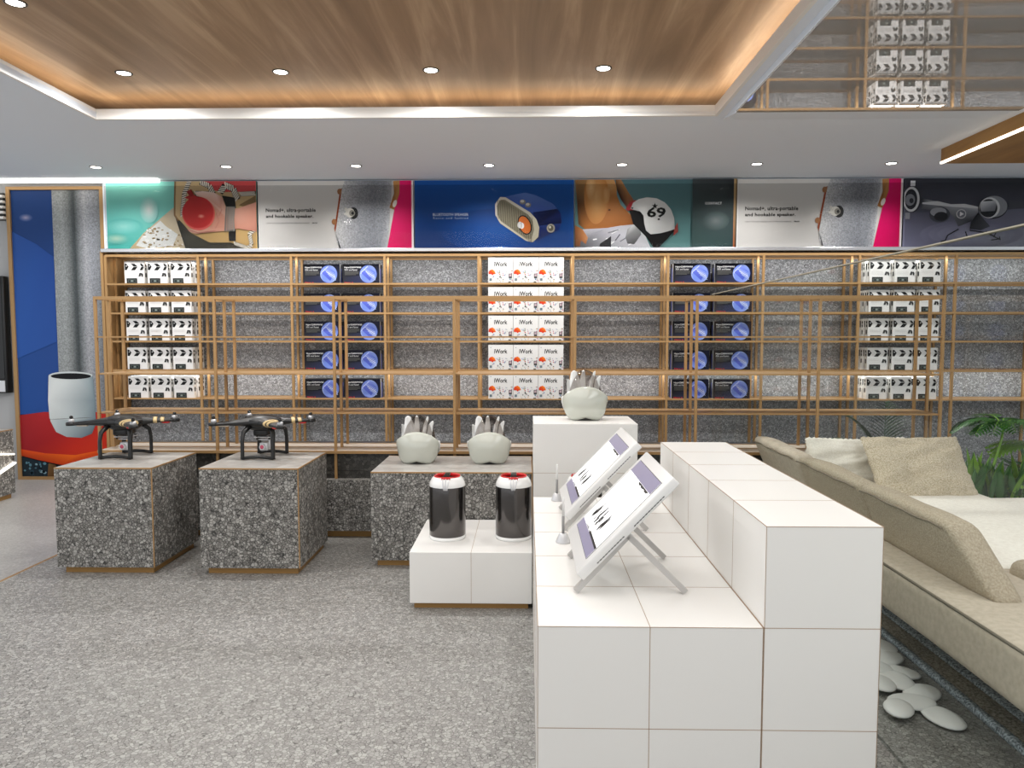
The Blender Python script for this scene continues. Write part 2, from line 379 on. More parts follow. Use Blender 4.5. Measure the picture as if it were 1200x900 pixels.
# downlights
def downlight(x, y, z, label, group, power, first=[None]):
    if first[0] is None:
        r = thing('recessed_downlight', (x, y, z), label, 'downlight', group)
        b = MB(); b.lathe([(0.05, 0), (0.05, -0.004), (0.042, -0.005), (0.040, -0.001)], 'darkgrey', seg=24); b.build('trim_ring', r)
        b = MB(); b.lathe([(0, -0.003), (0.0395, -0.003)], 'lamp', seg=24); b.build('lens', r)
        first[0] = r
    else:
        r = dup(first[0], (x, y, z), label); r['group'] = group
    l = bpy.data.lights.new('downlight_beam', 'SPOT'); l.energy = power; l.spot_size = math.radians(172 if z > 2.9 else 150); l.spot_blend = 0.5 if z > 2.9 else 0.7; l.shadow_soft_size = 0.05; l.color = (1, 0.99, 0.975)
    o = bpy.data.objects.new('downlight_beam', l); C.objects.link(o); o.location = (x, y, z - 0.03)
ordn = ['first', 'second', 'third', 'fourth', 'fifth', 'sixth', 'seventh']
for i, x in enumerate([-3.717, -2.586, -1.466, -0.329, 0.80, 1.935, 3.06]):
    downlight(x, 6.35, ZC, 'small round downlight, %s from the left in the white ceiling before the banners' % ordn[i], 'downlights in the white ceiling', DL_FRONT)
for i, (x, y, lb) in enumerate([(-2.463, 4.54, 'first from the left in the far row'), (-1.5, 4.54, 'second from the left in the far row'), (-0.584, 4.53, 'third from the left in the far row'), (0.453, 4.52, 'rightmost in the far row'), (-2.465, 3.593, 'nearest the top left corner')]):
    downlight(x, y, 3.0, 'small round downlight in the oak ceiling, ' + lb, 'downlights in the oak ceiling', DL_WOOD)

# ------------------------------------------------------------------ banners
BX = [-3.957, -2.523, -1.056, 0.434, 1.925, 3.443, 4.56, 5.2]
BZ0, BZ1, BY = 2.215, 2.838, 6.9
def banner(i, label, draw, rect):
    x0, x1 = BX[i] + 0.006, BX[i + 1] - 0.006; r = thing('advertising_banner', ((x0 + x1) / 2, BY, BZ0), label, 'banner', 'banners over the wall shelving')
    hw = (x1 - x0) / 2; H = BZ1 - BZ0
    b = MB(); b.box((-hw, 0, 0), (hw, 0.028, H), 'black'); b.build('backing_panel', r)
    b = MB(); a = Art(b, rect, -hw, hw, 0, H, -0.0005); draw(a); b.build('printed_picture', r)
    b = MB(); b.box((-hw, -0.032, 0), (hw, -0.029, H - 0.045), 'acrylic'); b.build('cover_pane', r)
def d_beach(a):
    a.rect(20, 95, 1160, 585, ['#8ad8cc', '#7fc9bd', '#6fb8ad', '#3fa79d'])
    a.blur(150, 420, 150, 60, '#8fd0c8', '#58b4aa', 5); a.blur(90, 510, 100, 40, '#a8c8b4', '#4aaba2', 5)
    a.blur(345, 300, 70, 95, '#dfe6e0', '#82c8c0', 7)
    a.poly([(545, 275), (430, 365), (300, 470), (190, 585), (640, 585), (600, 300)], ['#cbbca4', '#c4b498', '#c9b997', '#b59f78', '#c0b49c', '#c8bca4'])
    a.poly([(430, 380), (300, 480), (240, 560), (330, 585), (520, 560), (560, 480), (470, 420)], '#d3d4d0')
    random.seed(3)
    for k in range(60):
        u, v = random.uniform(300, 600), random.uniform(430, 575); a.ell(u, v, random.uniform(4, 16), random.uniform(3, 9), random.choice(['#a08862', '#e4e4e0', '#8e7a58']), n=7); a.n -= 1
    a.n += 1
    a.poly([(548, 95), (1160, 95), (1160, 585), (640, 585), (560, 390), (540, 340)], ['#cdb083', '#c0a478', '#b8965e', '#b8965e', '#cdb083', '#cdb083'])
    a.poly([(540, 340), (600, 400), (660, 470), (800, 540), (960, 540), (1110, 585), (615, 585), (590, 500)], ['#2c2b25', '#3a3830', '#4a473c', '#3c392f', '#302d26', '#4b4638', '#35332b', '#26251f'])
    a.poly([(750, 95), (1160, 95), (1160, 170), (900, 175), (800, 150)], '#c9494a')
    a.rope([(552, 95), (545, 220), (540, 340), (570, 380)], 12, 26, '#b58a5c')
    a.rope([(660, 95), (620, 180), (605, 280), (600, 350)], 34, 16); a.rope([(740, 100), (810, 130), (840, 190), (700, 185)], 40, 18); a.rope([(890, 180), (930, 125), (990, 150), (1020, 230)], 46, 14)
    a.rope([(1040, 190), (1160, 185)], 34, 12); a.rope([(985, 545), (1060, 570), (1100, 585)], 26, 14); a.rope([(1150, 440), (1105, 480), (1120, 560), (1080, 585)], 30, 12)
    a.poly([(905, 200), (1000, 215), (1010, 300), (1000, 530), (950, 530), (940, 300)], '#1e1d1b'); a.poly([(1030, 270), (1160, 200), (1160, 250), (1060, 280)], '#7b6340')
    # arm and hand
    a.poly([(1160, 250), (1020, 295), (930, 280), (905, 210), (850, 185), (740, 172), (700, 182), (740, 215), (830, 260), (860, 330), (820, 420), (740, 455), (640, 440), (650, 460), (700, 478), (860, 462), (930, 455), (1020, 440), (1160, 462)],
           ['#c98d78', '#d39b86', '#dba893', '#e2b5a2', '#e6bfae', '#e9c6b6', '#e9c6b6', '#e0b09c', '#d49d88', '#c98f7a', '#c98f7a', '#d8a48e', '#dcae9a', '#dcae9a', '#d8a48e', '#d09882', '#c98d78', '#c08570', '#b97d6a'])
    a.ell(725, 330, 125, 122, '#e0645c'); a.ell(722, 322, 118, 115, '#bf3331'); a.blur(745, 350, 26, 16, '#f0a090', '#c8403a', 4)
    a.poly([(620, 215), (680, 190), (740, 215), (690, 265), (650, 225)], '#b22f2e'); a.poly([(640, 170), (675, 155), (700, 200), (665, 210)], '#8f2422')
    a.poly([(905, 212), (850, 180), (760, 168), (702, 180), (722, 200), (800, 225), (860, 270), (900, 300)], ['#d8a590', '#eccdbf', '#f0d6ca', '#e9c8ba', '#d8a590', '#dcae9a', '#cf9480', '#cf9480'])
    for p in ([(640, 446), (720, 470), (850, 455)], [(860, 330), (880, 390), (850, 440)], [(905, 300), (880, 350)]): a.line(p, 5, '#b5786a')
    for k in range(5): a.rope([(940 + k * 15, 280), (930 + k * 15, 370), (925 + k * 17, 462)], 11, 14, '#8d8d86')
def d_nomad(a):
    a.rect(25, 85, 1180, 585, ['#dcd9d4', '#dcd9d4', '#cbc8c4', '#cfccc8'])
    art_text(a, 'Nomad+, ultra-portable', 82, 285, 455, 322, '#141414', 0.03, 1.05); art_text(a, 'and hookable speaker.', 82, 332, 437, 364, '#141414', 0.03, 1.05)
    art_text(a, 'CREATION OF A BLUETOOTH SPEAKER RANGE', 82, 391, 408, 401, '#7c7a77'); art_text(a, 'PROD', 428, 391, 466, 401, '#222222', 0.02)
    a.poly([(1075, 85), (1172, 85), (1168, 585), (985, 585), (1040, 300)], ['#e81073', '#e0005f', '#c40050', '#d00058', '#e01068'])
    a.rect(1168, 85, 1176, 585, '#f0d8dc'); a.rect(1176, 85, 1182, 585, '#e6e4e2')
    a.poly([(640, 145), (655, 140), (600, 465), (592, 440)], '#9a4a2c'); a.ell(636, 165, 18, 22, '#a4714a'); a.ell(592, 388, 18, 22, '#a4714a')
    # speaker body
    st = [(0, '#dedede'), (0.05, '#d2d2d3'), (0.18, '#babbbe'), (0.4, '#9a9ca2'), (0.65, '#84878e'), (0.85, '#8d9097'), (0.96, '#a9abb0'), (1, '#c6c7ca')]
    a.n += 1
    for (p, c1), (q, c2) in zip(st, st[1:]):
        if p == 0: a.poly([(655, 140), (655 + 375 * q, 86), (610 + 375 * q, 585), (640, 585), (608, 540), (602, 470)], [c1, c2, c2, c1, c1, c1], 'printfab', keep=True)
        else: a.poly([(655 + 375 * p, 86), (655 + 375 * q, 86), (610 + 375 * q, 585), (610 + 375 * p, 585)], [c1, c2, c2, c1], 'printfab', keep=True)
    a.poly([(1035, 90), (1082, 85), (1080, 180), (1040, 300), (1005, 285), (1040, 180)], ['#c28a4e', '#c99357', '#b17a40', '#a87038', '#9a6432', '#8e5a2e'])
    a.ell(1045, 255, 14, 28, '#efe6dc', 20)
    a.ell(738, 325, 34, 44, '#1d1d1d'); a.ell(712, 322, 34, 34, '#d9d5cc'); a.ell(685, 300, 10, 20, '#cfcac0', -30); a.ell(680, 330, 16, 9, '#e2ded6'); a.ell(728, 325, 22, 24, '#8a867e'); a.ell(732, 325, 10, 12, '#2a2a2a')
def d_blue(a):
    a.rect(10, 85, 1180, 580, ['#0a4f9e', '#0b53a4', '#0a3d80', '#0a2c66']); a.blur(620, 450, 420, 160, '#154a90', '#0a3a7c', 5)
    art_text(a, 'BLUETOOTH SPEAKER', 145, 324, 406, 344, '#dfe9f5'); art_text(a, 'Retro and fashion', 147, 352, 404, 367, '#b9cfe8', 0, 1.5)
    a.poly([(650, 212), (820, 176), (900, 195), (1030, 260), (1085, 330), (1092, 390), (1070, 450), (1000, 480), (905, 530), (890, 400), (880, 330), (700, 225)],
           ['#3c5cae', '#5f80c8', '#5574bd', '#4c6cb8', '#3a56a4', '#26408a', '#15296a', '#13245c', '#0f1d50', '#1a2f78', '#3a56a8', '#3c5cae'])
    a.poly([(880, 320), (1060, 295), (1085, 330), (1090, 400), (900, 420)], ['#15265e', '#0d1a48', '#1c2f74', '#0b1640', '#0b1440'])
    a.poly([(640, 208), (680, 210), (860, 320), (905, 370), (928, 430), (920, 500), (880, 538), (830, 528), (640, 400), (605, 340), (602, 260)], ['#e7e0cf', '#e7e0cf', '#d6cfbb', '#efe9da', '#cfc8ae', '#c8c2a8', '#b8b29a', '#c9c4b0', '#bdb8a6', '#d0cabb', '#e7e0cf'])
    a.poly([(645, 228), (675, 228), (845, 335), (880, 385), (890, 450), (870, 515), (830, 512), (645, 385), (618, 330), (616, 270)], '#8f8873')
    for k in range(26):
        x = 625 + k * 10; y0 = 232 + max(0, (x - 660)) * 0.6; y1 = 372 + (x - 640) * 0.72; 
        a.line([(x, min(y0, y1)), (x - 6, y1)], 3.5, '#45412f', keep=k > 0)
    a.n += 1
    a.ell(820, 412, 48, 74, '#191919', -22); a.ell(820, 412, 40, 66, '#d4702f', -22); a.ell(785, 412, 18, 24, '#d8d8d6'); a.ell(800, 418, 16, 22, '#f4f4f2'); a.line([(795, 396), (795, 432)], 4, '#333333')
    for u, v in ((805, 245), (845, 268)): a.ell(u, v, 22, 18, '#8c8a86'); a.ell(u - 3, v - 5, 14, 10, '#ddd9cf')
    a.ell(1012, 437, 30, 32, '#b7b2a2'); a.ell(1012, 437, 19, 21, '#6c6656'); a.ell(1006, 430, 8, 9, '#eeeada')
def d_torso(a):
    a.rect(15, 75, 1190, 575, ['#4f6b6e', '#52767a', '#5b8483', '#5b8483'])
    a.rect(300, 75, 870, 575, ['#5f8389', '#52757c', '#5e8c8a', '#638f8b']); 
    # arm behind, torso, hand, jeans
    a.poly([(310, 75), (350, 75), (400, 160), (450, 235), (400, 290), (350, 220), (315, 140)], ['#8a5a32', '#c08a58', '#b07a4a', '#8f4a34', '#5e3020', '#2e1a12', '#3a2416'])
    a.poly([(15, 75), (300, 75), (318, 130), (320, 190), (350, 260), (420, 330), (465, 400), (380, 430), (90, 440), (40, 400), (30, 250)],
           ['#8f6a40', '#d8a468', '#c48c50', '#b4773e', '#a46a34', '#b8783e', '#8a5024', '#b8763e', '#a8692f', '#5e3a1c', '#4f3218'])
    a.blur(170, 200, 90, 200, '#d9a96c', '#b87a40', 9)
    a.blur(130, 130, 36, 90, '#e2b983', '#c8945a', 4); a.blur(240, 190, 30, 60, '#d9a66a', '#c48a4e', 4)
    a.ell(266, 298, 9, 7, '#5a3418')
    a.poly([(60, 440), (250, 430), (340, 415), (440, 405), (500, 420), (570, 575), (15, 575), (15, 560)], ['#c4c3ca', '#b4b3bb', '#e6e6e8', '#b2b2b6', '#dcdcde', '#c6c6ca', '#55555a', '#3a3a3e'])
    random.seed(5)
    for k in range(16):
        u, v = random.uniform(90, 500), random.uniform(445, 560); a.line([(u, v), (u + random.uniform(20, 90), v - random.uniform(5, 50))], random.uniform(4, 10), random.choice(['#7b7b82', '#f2f2f2', '#9a9aa2', '#5d5d64']), keep=k > 0)
    a.n += 1
    a.poly([(400, 440), (440, 405), (490, 420), (500, 480), (450, 550), (400, 545), (385, 500)], ['#8f8f90', '#c8c8c8', '#909090', '#6f6f72', '#4a4a4c', '#58585a', '#7a7a7c']); a.poly([(200, 545), (280, 490), (280, 575), (190, 575)], '#2a2a2c')
    a.poly([(15, 410), (70, 440), (110, 500), (95, 550), (60, 520), (50, 565), (15, 560)], ['#8a5028', '#b87a48', '#c98c5c', '#a86a3c', '#9a5c30', '#7a4420', '#4f2c14'])
    # helmet
    a.poly([(385, 290), (415, 240), (460, 225), (440, 300), (400, 305)], '#a32a30')
    a.poly([(410, 300), (520, 300), (740, 400), (745, 450), (690, 515), (630, 575), (590, 575), (540, 500), (440, 400)], '#0d0d0d')
    a.poly([(740, 440), (765, 390), (770, 460), (735, 490)], '#8a3a34')
    pts = [(420, 290), (440, 245), (480, 220), (540, 207), (610, 215), (670, 245), (715, 295), (740, 360), (745, 440), (700, 455), (640, 470), (570, 478), (535, 450), (522, 400), (515, 340), (490, 310), (450, 300)]
    a.poly(pts, ['#b9b9b9', '#d8d8d6', '#eaeae8', '#f0f0ee', '#eeeeec', '#e4e4e2', '#d0d0ce', '#bcbcba', '#a8a8a6', '#c8c8c6', '#d8d8d6', '#cfcfcd', '#c8c8c6', '#d4d4d2', '#dadad8', '#c8c8c6', '#bcbcba'])
    a.ell(433, 285, 7, 7, '#222222'); art_text(a, '69', 540, 280, 678, 355, '#161616', 0.03)
    st = []
    for k in range(10):
        r_ = 24 if k % 2 == 0 else 10; t = -PI / 2 + k * PI / 5; st.append((597 + r_ * math.cos(t), 272 + r_ * math.sin(t)))
    a.poly(st, '#1c1c1c'); a.ell(627, 368, 9, 7, '#2c2c2c')
    a.rect(870, 75, 1170, 575, ['#3e4547', '#2b2f32', '#2f4545', '#3a5654']); a.blur(1040, 380, 100, 70, '#6d7676', '#384a4a', 6)
    art_text(a, 'CONTACT', 963, 244, 1083, 262, '#f4f4f4', 0.02, 1.15)
    a.rect(1170, 75, 1190, 575, ['#c8a878', '#8a6a40', '#1a1210', '#b0623a'])
def d_drone(a):
    a.rect(195, 60, 1090, 600, ['#26282e', '#2a2c33', '#8f8fa6', '#6f6f86']); a.poly([(195, 60), (1110, 60), (1100, 300), (195, 330)], ['#34363e', '#1d1f23', '#4a4b58', '#555664'])
    a.blur(700, 500, 380, 110, '#a3a3bb', '#6e6e84', 6)
    a.poly([(325, 215), (380, 230), (560, 270), (740, 290), (740, 330), (690, 400), (600, 440), (560, 360), (520, 320), (325, 300)], ['#25262a', '#8d8f96', '#a9abb2', '#c9cbd0', '#8a8c94', '#3f4148', '#5c5e66', '#6e7078', '#7b7d85', '#5b5d64'])
    a.poly([(330, 250), (440, 240), (540, 265), (640, 262), (740, 285), (740, 298), (560, 285), (330, 262)], '#d9dadd')
    a.ell(460, 345, 76, 62, '#4b4d55'); a.ell(450, 325, 60, 36, '#a2a4ab'); a.ell(470, 360, 50, 36, '#2c2d33')
    a.ell(255, 225, 68, 104, '#3a3b42'); a.ell(248, 225, 60, 98, '#dcdde0'); a.ell(245, 225, 46, 80, '#2e2f35'); a.ell(238, 230, 36, 46, '#8f9198'); a.ell(248, 236, 16, 20, '#3c3d44'); a.rect(236, 80, 272, 122, '#e4e4e6'); a.rect(205, 330, 240, 380, '#8a8c94')
    a.poly([(960, 245), (1050, 235), (1090, 290), (960, 310)], '#4a4b52')
    a.ell(845, 290, 108, 92, '#2b2c31'); a.ell(850, 285, 100, 84, '#8f9198'); a.ell(820, 295, 76, 82, '#e2e3e5'); a.ell(812, 298, 66, 72, '#26272c'); a.poly([(750, 290), (760, 245), (860, 240), (870, 270), (860, 320), (760, 325)], ['#b7b9be', '#e2e3e6', '#c2c4c8', '#8c8e95', '#6e7078', '#8c8e95'])
    a.poly([(690, 400), (740, 330), (760, 360), (830, 440), (760, 470), (680, 460)], ['#25262a', '#17181b', '#3c3d42', '#55565e', '#3e3f46', '#303137'])
    for p in ([(600, 460), (520, 510), (505, 550), (470, 560)], [(650, 480), (670, 540)], [(680, 470), (800, 490), (900, 540), (840, 548)], [(800, 480), (860, 520), (875, 485)], [(900, 520), (905, 548)]): a.line(p, 9, '#22232a')
    a.ell(613, 343, 36, 36, '#e8e8ea'); a.ell(613, 343, 31, 31, '#7a7c86'); a.poly([(603, 325), (603, 361), (632, 343)], '#f4f4f6')
    a.rect(1090, 60, 1200, 600, ['#1a1a1a', '#0c0c0c', '#262626', '#202020'])
def d_dark(a):
    a.rect(0, 0, 100, 100, ['#0e0e0e', '#141414', '#2a2a2a', '#303030']); a.ell(40, 30, 26, 22, '#3a2c24'); a.ell(50, 70, 30, 20, '#3c3c3e')
banner(0, 'beach banner of a hand holding a red round speaker beside turquoise water', d_beach, (20, 95, 1160, 585))
banner(1, 'white and pink speaker banner next to the beach hand banner', d_nomad, (25, 85, 1182, 585))
banner(2, 'blue banner showing a retro speaker with an orange dial', d_blue, (10, 85, 1180, 580))
banner(3, 'banner of a bare midriff, pale jeans and a white helmet numbered 69', d_torso, (15, 75, 1190, 575))
banner(4, 'white and pink speaker banner next to the grey flying machine banner', d_nomad, (25, 85, 1182, 585))
banner(5, 'grey banner of a flying machine with ring rotors and a play symbol', d_drone, (195, 60, 1090, 600))
banner(6, 'nearly black banner at the far right end of the row', d_dark, (0, 0, 100, 100))
# chrome rail and LED line above
b = MB(); b.box((-3.99, 6.84, 2.179), (7.4, 6.93, 2.212), 'chrome'); tag(b.build('metal_rail', bevel=0.004), 'long satin metal rail running under the row of banners', 'rail')
b = MB(); b.box((-5.6, 6.80, 2.822), (-3.42, 6.864, 2.849), 'led'); tag(b.build('led_strip'), 'bright white light strip at the ceiling over the blue wall poster', 'light strip')

# ------------------------------------------------------------------ big framed wall poster (left)
px0, px1 = -4.965, -4.03
r = thing('framed_poster', ((px0 + px1) / 2, 7.0, 0.0), 'tall framed poster of a blue and grey backdrop with white pot on red stool', 'poster'); hw = (px1 - px0) / 2
b = MB()
for a_, c_ in (((-hw, -0.02, 0), (-hw + 0.035, 0.03, 2.815)), ((hw - 0.035, -0.02, 0), (hw, 0.03, 2.815)), ((-hw + 0.0351, -0.02, 2.785), (hw - 0.0351, 0.03, 2.815)), ((-hw + 0.0351, -0.02, 0), (hw - 0.0351, 0.03, 0.03))): b.box(a_, c_, 'gold')
b.build('frame', r)
b = MB(); a = Art(b, (8, 222, 126, 562), -hw + 0.035, hw - 0.035, 0.03, 2.785, 0.0)
a.rect(8, 222, 126, 562, '#10131a')
a.rect(8, 222, 62.5, 487, ['#1f3e74', '#1c3b72', '#254a90', '#234f98']); a.blur(27, 254, 9, 4.5, '#9b97b4', '#24427c', 6); a.poly([(8, 270), (40, 285), (62, 300), (62, 400), (8, 420)], ['#2e56a0', '#28509a', '#23478e', '#264c94', '#2b57a4'])
st = [(62.5, '#9ea2a2'), (75, '#a2a6a6'), (82, '#868a8a'), (88, '#505658'), (91, '#3f4648'), (96, '#7f8487'), (104, '#b2b3b8'), (112, '#a0a3aa'), (122, '#8a8d92'), (126, '#6f7478')]
a.n += 1
for (u, c1), (v, c2) in zip(st, st[1:]): a.poly([(u, 222), (v, 222), (v, 500), (u, 500)], [c1, c2, c2, c1], 'printfab', keep=True)
a.poly([(8, 488), (40, 484), (126, 484), (126, 545), (60, 546), (30, 540), (8, 533)], ['#a01f24', '#b0262a', '#c02a22', '#d83a1c', '#c8301e', '#a82028', '#9c1e26'])
a.poly([(8, 529), (40, 534), (80, 536), (126, 528), (126, 548), (62, 548), (30, 542), (8, 537)], ['#e4521a', '#e8581c', '#ef6a1c', '#e4521a', '#c23a14', '#c23a14', '#c23a14', '#b83814'])
a.poly([(8, 538), (30, 543), (50, 548), (50, 562), (8, 562)], '#1b2a33'); random.seed(2)
for k in range(26): a.ell(random.uniform(10, 40), random.uniform(545, 560), random.uniform(1, 3), random.uniform(1, 2), random.choice(['#5d8796', '#2f4d5c', '#8fb0bc', '#15212a']), n=6); a.n -= 1
a.n += 1
a.poly([(44, 546), (54, 548), (54, 562), (42, 562)], ['#7a5a34', '#5a3c20', '#4a3018', '#6a4a28'])
a.poly([(49, 440), (108, 440), (110, 470), (110, 498), (104, 510), (90, 515), (70, 514), (56, 508), (49, 495), (47, 470)], ['#d6dad8', '#8fa0a6', '#93a5ab', '#6f8088', '#5c6a72', '#7a8890', '#a8b4b8', '#bac4c6', '#c8cecd', '#dde0de'])
a.poly([(50, 439), (62, 439), (82, 439), (100, 439), (108, 439), (110, 470), (110, 491), (85, 494), (48, 492), (47, 470)], ['#d4d9d7', '#dde1df', '#cfd5d4', '#a9b5b9', '#7f9097', '#7c8d95', '#73848c', '#b6c0c2', '#d3d8d6', '#dde0de'])
a.ell(79, 440, 29, 4.6, '#c9cfcf'); a.ell(79, 441, 27, 3.6, '#111214')
b.build('printed_picture', r)

# black wall screen and grille at the very left edge
r = thing('flat_screen', (-5.5, 7.0, 0.85), 'black screen on the grey wall at the far left edge', 'screen')
b = MB(); b.rbox((-0.5, -0.06, 0), (0.5, 0.02, 1.12), 0.008, 'black', 2); b.build('housing', r)
b = MB(); b.box((-0.48, -0.064, 0.14), (0.48, -0.06, 1.10), 'blackgloss'); b.build('display', r)
b = MB(); b.box((-0.48, -0.066, 0.012), (0.48, -0.06, 0.12), 'silver'); b.build('speaker_strip', r)
r = thing('vent_grille', (-5.4, 7.0, 2.5), 'white slatted grille high on the wall beside the blue poster', 'grille')
b = MB(); b.box((-0.4, 0.0, 0), (0.4, 0.02, 0.26), 'darkgrey'); b.build('backing', r)
for k in range(5):
    b = MB(); b.box((-0.4, -0.05, 0.01 + k * 0.05), (0.425, 0.0, 0.032 + k * 0.05), 'white', R=None); b.build('slat', r)

# ------------------------------------------------------------------ wall shelving
YS, YR = 6.87, 7.2
ZS = [0.811, 1.084, 1.356, 1.62, 1.893]; ZT = 2.15
postx = [-3.96 + 0.8765 * k for k in range(12)]
r = thing('brass_shelving', (0, 0, 0), 'long brass wall shelving unit under the banners', 'shelving')
for x in postx:
    for j, y in enumerate((YS, (YS + YR) / 2, YR)):
        b = MB(); w_ = 0.011; b.box((x - w_, y - w_, 0), (x + w_, y + w_, ZT), 'gold'); b.build('post', r)
for z in ZS:
    if z < 0.9:
        b = MB(); b.box((-3.96, YS - 0.012, z - 0.012), (postx[-1], YR, z), 'gold'); b.build('shelf_board', r); continue
    for ya in (YS, YR - 0.01):
        b = MB(); b.box((-3.96, ya - 0.0125, z - 0.018), (postx[-1], ya + 0.0125, z - 0.001), 'gold'); b.build('shelf_rail', r)
    b = MB(); b.box((-3.96, YS - 0.01, z - 0.0009), (postx[-1], YR, z), 'shelfglass'); b.build('glass_shelf', r)
b = MB(); b.box((-3.96, YS - 0.012, ZT - 0.012), (postx[-1], YS + 0.012, ZT + 0.012), 'gold'); b.box((-3.96, YR - 0.012, ZT - 0.012), (postx[-1], YR + 0.012, ZT + 0.012), 'gold'); b.box((-3.96, YS + 0.05, ZT + 0.0), (postx[-1], YR, ZT + 0.02), 'gold'); b.build('top_rail', r)
b = MB(); b.box((-4.0, YS - 0.02, 0), (-3.975, YR, 2.19), 'gold'); b.build('end_panel', r)
# ------------------------------------------------------------------ front rack on its plinth
RY0, RY1 = 5.04, 5.38; RX = [-2.99 + 0.829 * k for k in range(8)]
b = MB(); b.box((-3.0, 4.985, 0.05), (2.92, 5.62, 0.405), 'plinth'); pl = b.build('display_plinth'); tag(pl, 'long low grey stone plinth under the brass rack', 'plinth')
b = MB(); b.box((-2.97, 5.03, 0), (2.9, 5.6, 0.05), 'toe'); b.build('toe_kick', pl)
b = MB(); b.box((-3.0, 5.06, 0.405), (2.92, 5.62, 0.455), 'dark_stone'); b.box((-3.0, 5.066, 0.457), (2.92, 5.62, 0.585), 'dark_stone'); tier = b.build('plinth_riser'); tag(tier, 'dark stone riser standing on the long plinth below the rack', 'plinth')
r = thing('display_rack', (0, 0, 0), 'open brass display rack of slender posts in front of the wall shelving', 'display rack')
ZR = [0.868, 1.14, 1.397, 1.672]
for x in RX:
    for j, y in enumerate((RY0, (RY0 + RY1) / 2, RY1)):
        b = MB(); w_ = 0.0088; z0 = 0.405 if j == 0 else 0.6; b.box((x - w_, y - w_, z0), (x + w_, y + w_, 1.6712), 'gold'); b.build('post', r)
for z in ZR:
    b = MB(); th = 0.022 if z > 1.6 else 0.01
    if z in (0.868, 1.14): b.box((RX[0], RY0, z - th), (RX[-1], RY1, z), 'gold')
    else:
        b.box((RX[0], RY0 - 0.0095, z - th), (RX[-1], RY0 + 0.0095, z), 'gold'); b.box((RX[0], RY1 - 0.0095, z - th), (RX[-1], RY1 + 0.0095, z), 'gold')
        for x in RX: b.box((x - 0.0095, RY0, z - th), (x + 0.0095, RY1, z), 'gold')
    b.build('shelf_board' if z in (0.868, 1.14) else 'rail_frame', r)
b = MB(); b.box((RX[0] - 0.01, RY0 - 0.012, 0.585), (RX[-1] + 0.01, RY1 + 0.03, 0.6), 'cream')
for y in (RY0 - 0.014, (RY0 + RY1) / 2, RY1 + 0.028): b.box((RX[0] - 0.012, y - 0.006, 0.584), (RX[-1] + 0.012, y + 0.006, 0.6025), 'gold')
b.build('base_board', r)

# ------------------------------------------------------------------ boxed goods
rows = ['bottom', 'fourth', 'middle', 'second', 'top']
def tri(a, u0, v0, w_, h, flip=False):
    if not flip: a.poly([(u0, v0), (u0 + w_ * 0.55, v0), (u0 + w_, v0 + h), (u0 + w_ * 0.4, v0 + h)], '#161616')
    else: a.poly([(u0 + w_ * 0.4, v0), (u0 + w_, v0), (u0 + w_ * 0.6, v0 + h), (u0, v0 + h)], '#161616')
def clap_box():
    W, D, H = 0.187, 0.06, 0.205; b = MB(); b.box((-W / 2, -D / 2, 0), (W / 2, D / 2, H), 'white')
    a = Art(b, (88, 60, 372, 362), -W / 2, W / 2, 0, H, -D / 2 - 0.0003, 0.0004)
    a.rect(88, 60, 372, 362, ['#e6e4e2'] * 4); a.poly([(92, 90), (115, 90), (150, 130), (122, 178), (94, 178)], '#161616'); a.ell(118, 122, 7, 7, '#eeeeee', n=8)
    tri(a, 182, 90, 98, 38); tri(a, 182, 134, 98, 46, True); tri(a, 315, 90, 56, 38); tri(a, 310, 134, 62, 46, True)
    a.poly([(290, 265), (305, 218), (330, 216), (320, 265)], '#3a3a3a'); a.poly([(325, 225), (345, 218), (358, 245), (350, 275), (335, 262)], '#2a2a2a')
    a.rect(118, 290, 270, 362, '#1a1c1c'); a.rect(135, 305, 255, 352, '#4b5250'); a.ell(160, 330, 12, 14, '#15181a', n=10); a.ell(232, 330, 12, 14, '#15181a', n=10); a.ell(196, 328, 12, 12, '#8a9490', n=10)
    for k in range(3): a.rect(110, 205 + k * 14, 270, 209 + k * 14, '#cfcdcb', keep=k > 0)
    s = b
    for sx in (-1, 1):
        for z0, z1 in ((0.125, 0.15), (0.157, 0.182), (0.06, 0.1)): b.box((sx * (W / 2 + 0.0003) - 0.0003, -0.012, z0), (sx * (W / 2 + 0.0003) + 0.0003, 0.012, z1), 'black')
    return b.build('product_box')
first = clap_box()
bayname = {'L': 'left end bay', 'R': 'right hand bay'}; colname = ['left', 'middle', 'right']; depname = ['front', 'middle', 'back']
used = False
for side, xs in (('L', [-3.707, -3.487, -3.267]), ('R', [3.255, 3.485, 3.715])):
    for ri, z in enumerate(ZS):
        for ci, x in enumerate(xs):
            for di in range(3):
                o = first if not used else first.copy()
                if used: C.objects.link(o)
                used = True
                o.location = (x, 6.93 + di * 0.09, z)
                tag(o, 'white chevron box, %s, %s shelf, %s column, %s of three deep' % (bayname[side], rows[ri], colname[ci], depname[di]), 'box', 'white chevron boxes on the wall shelving')
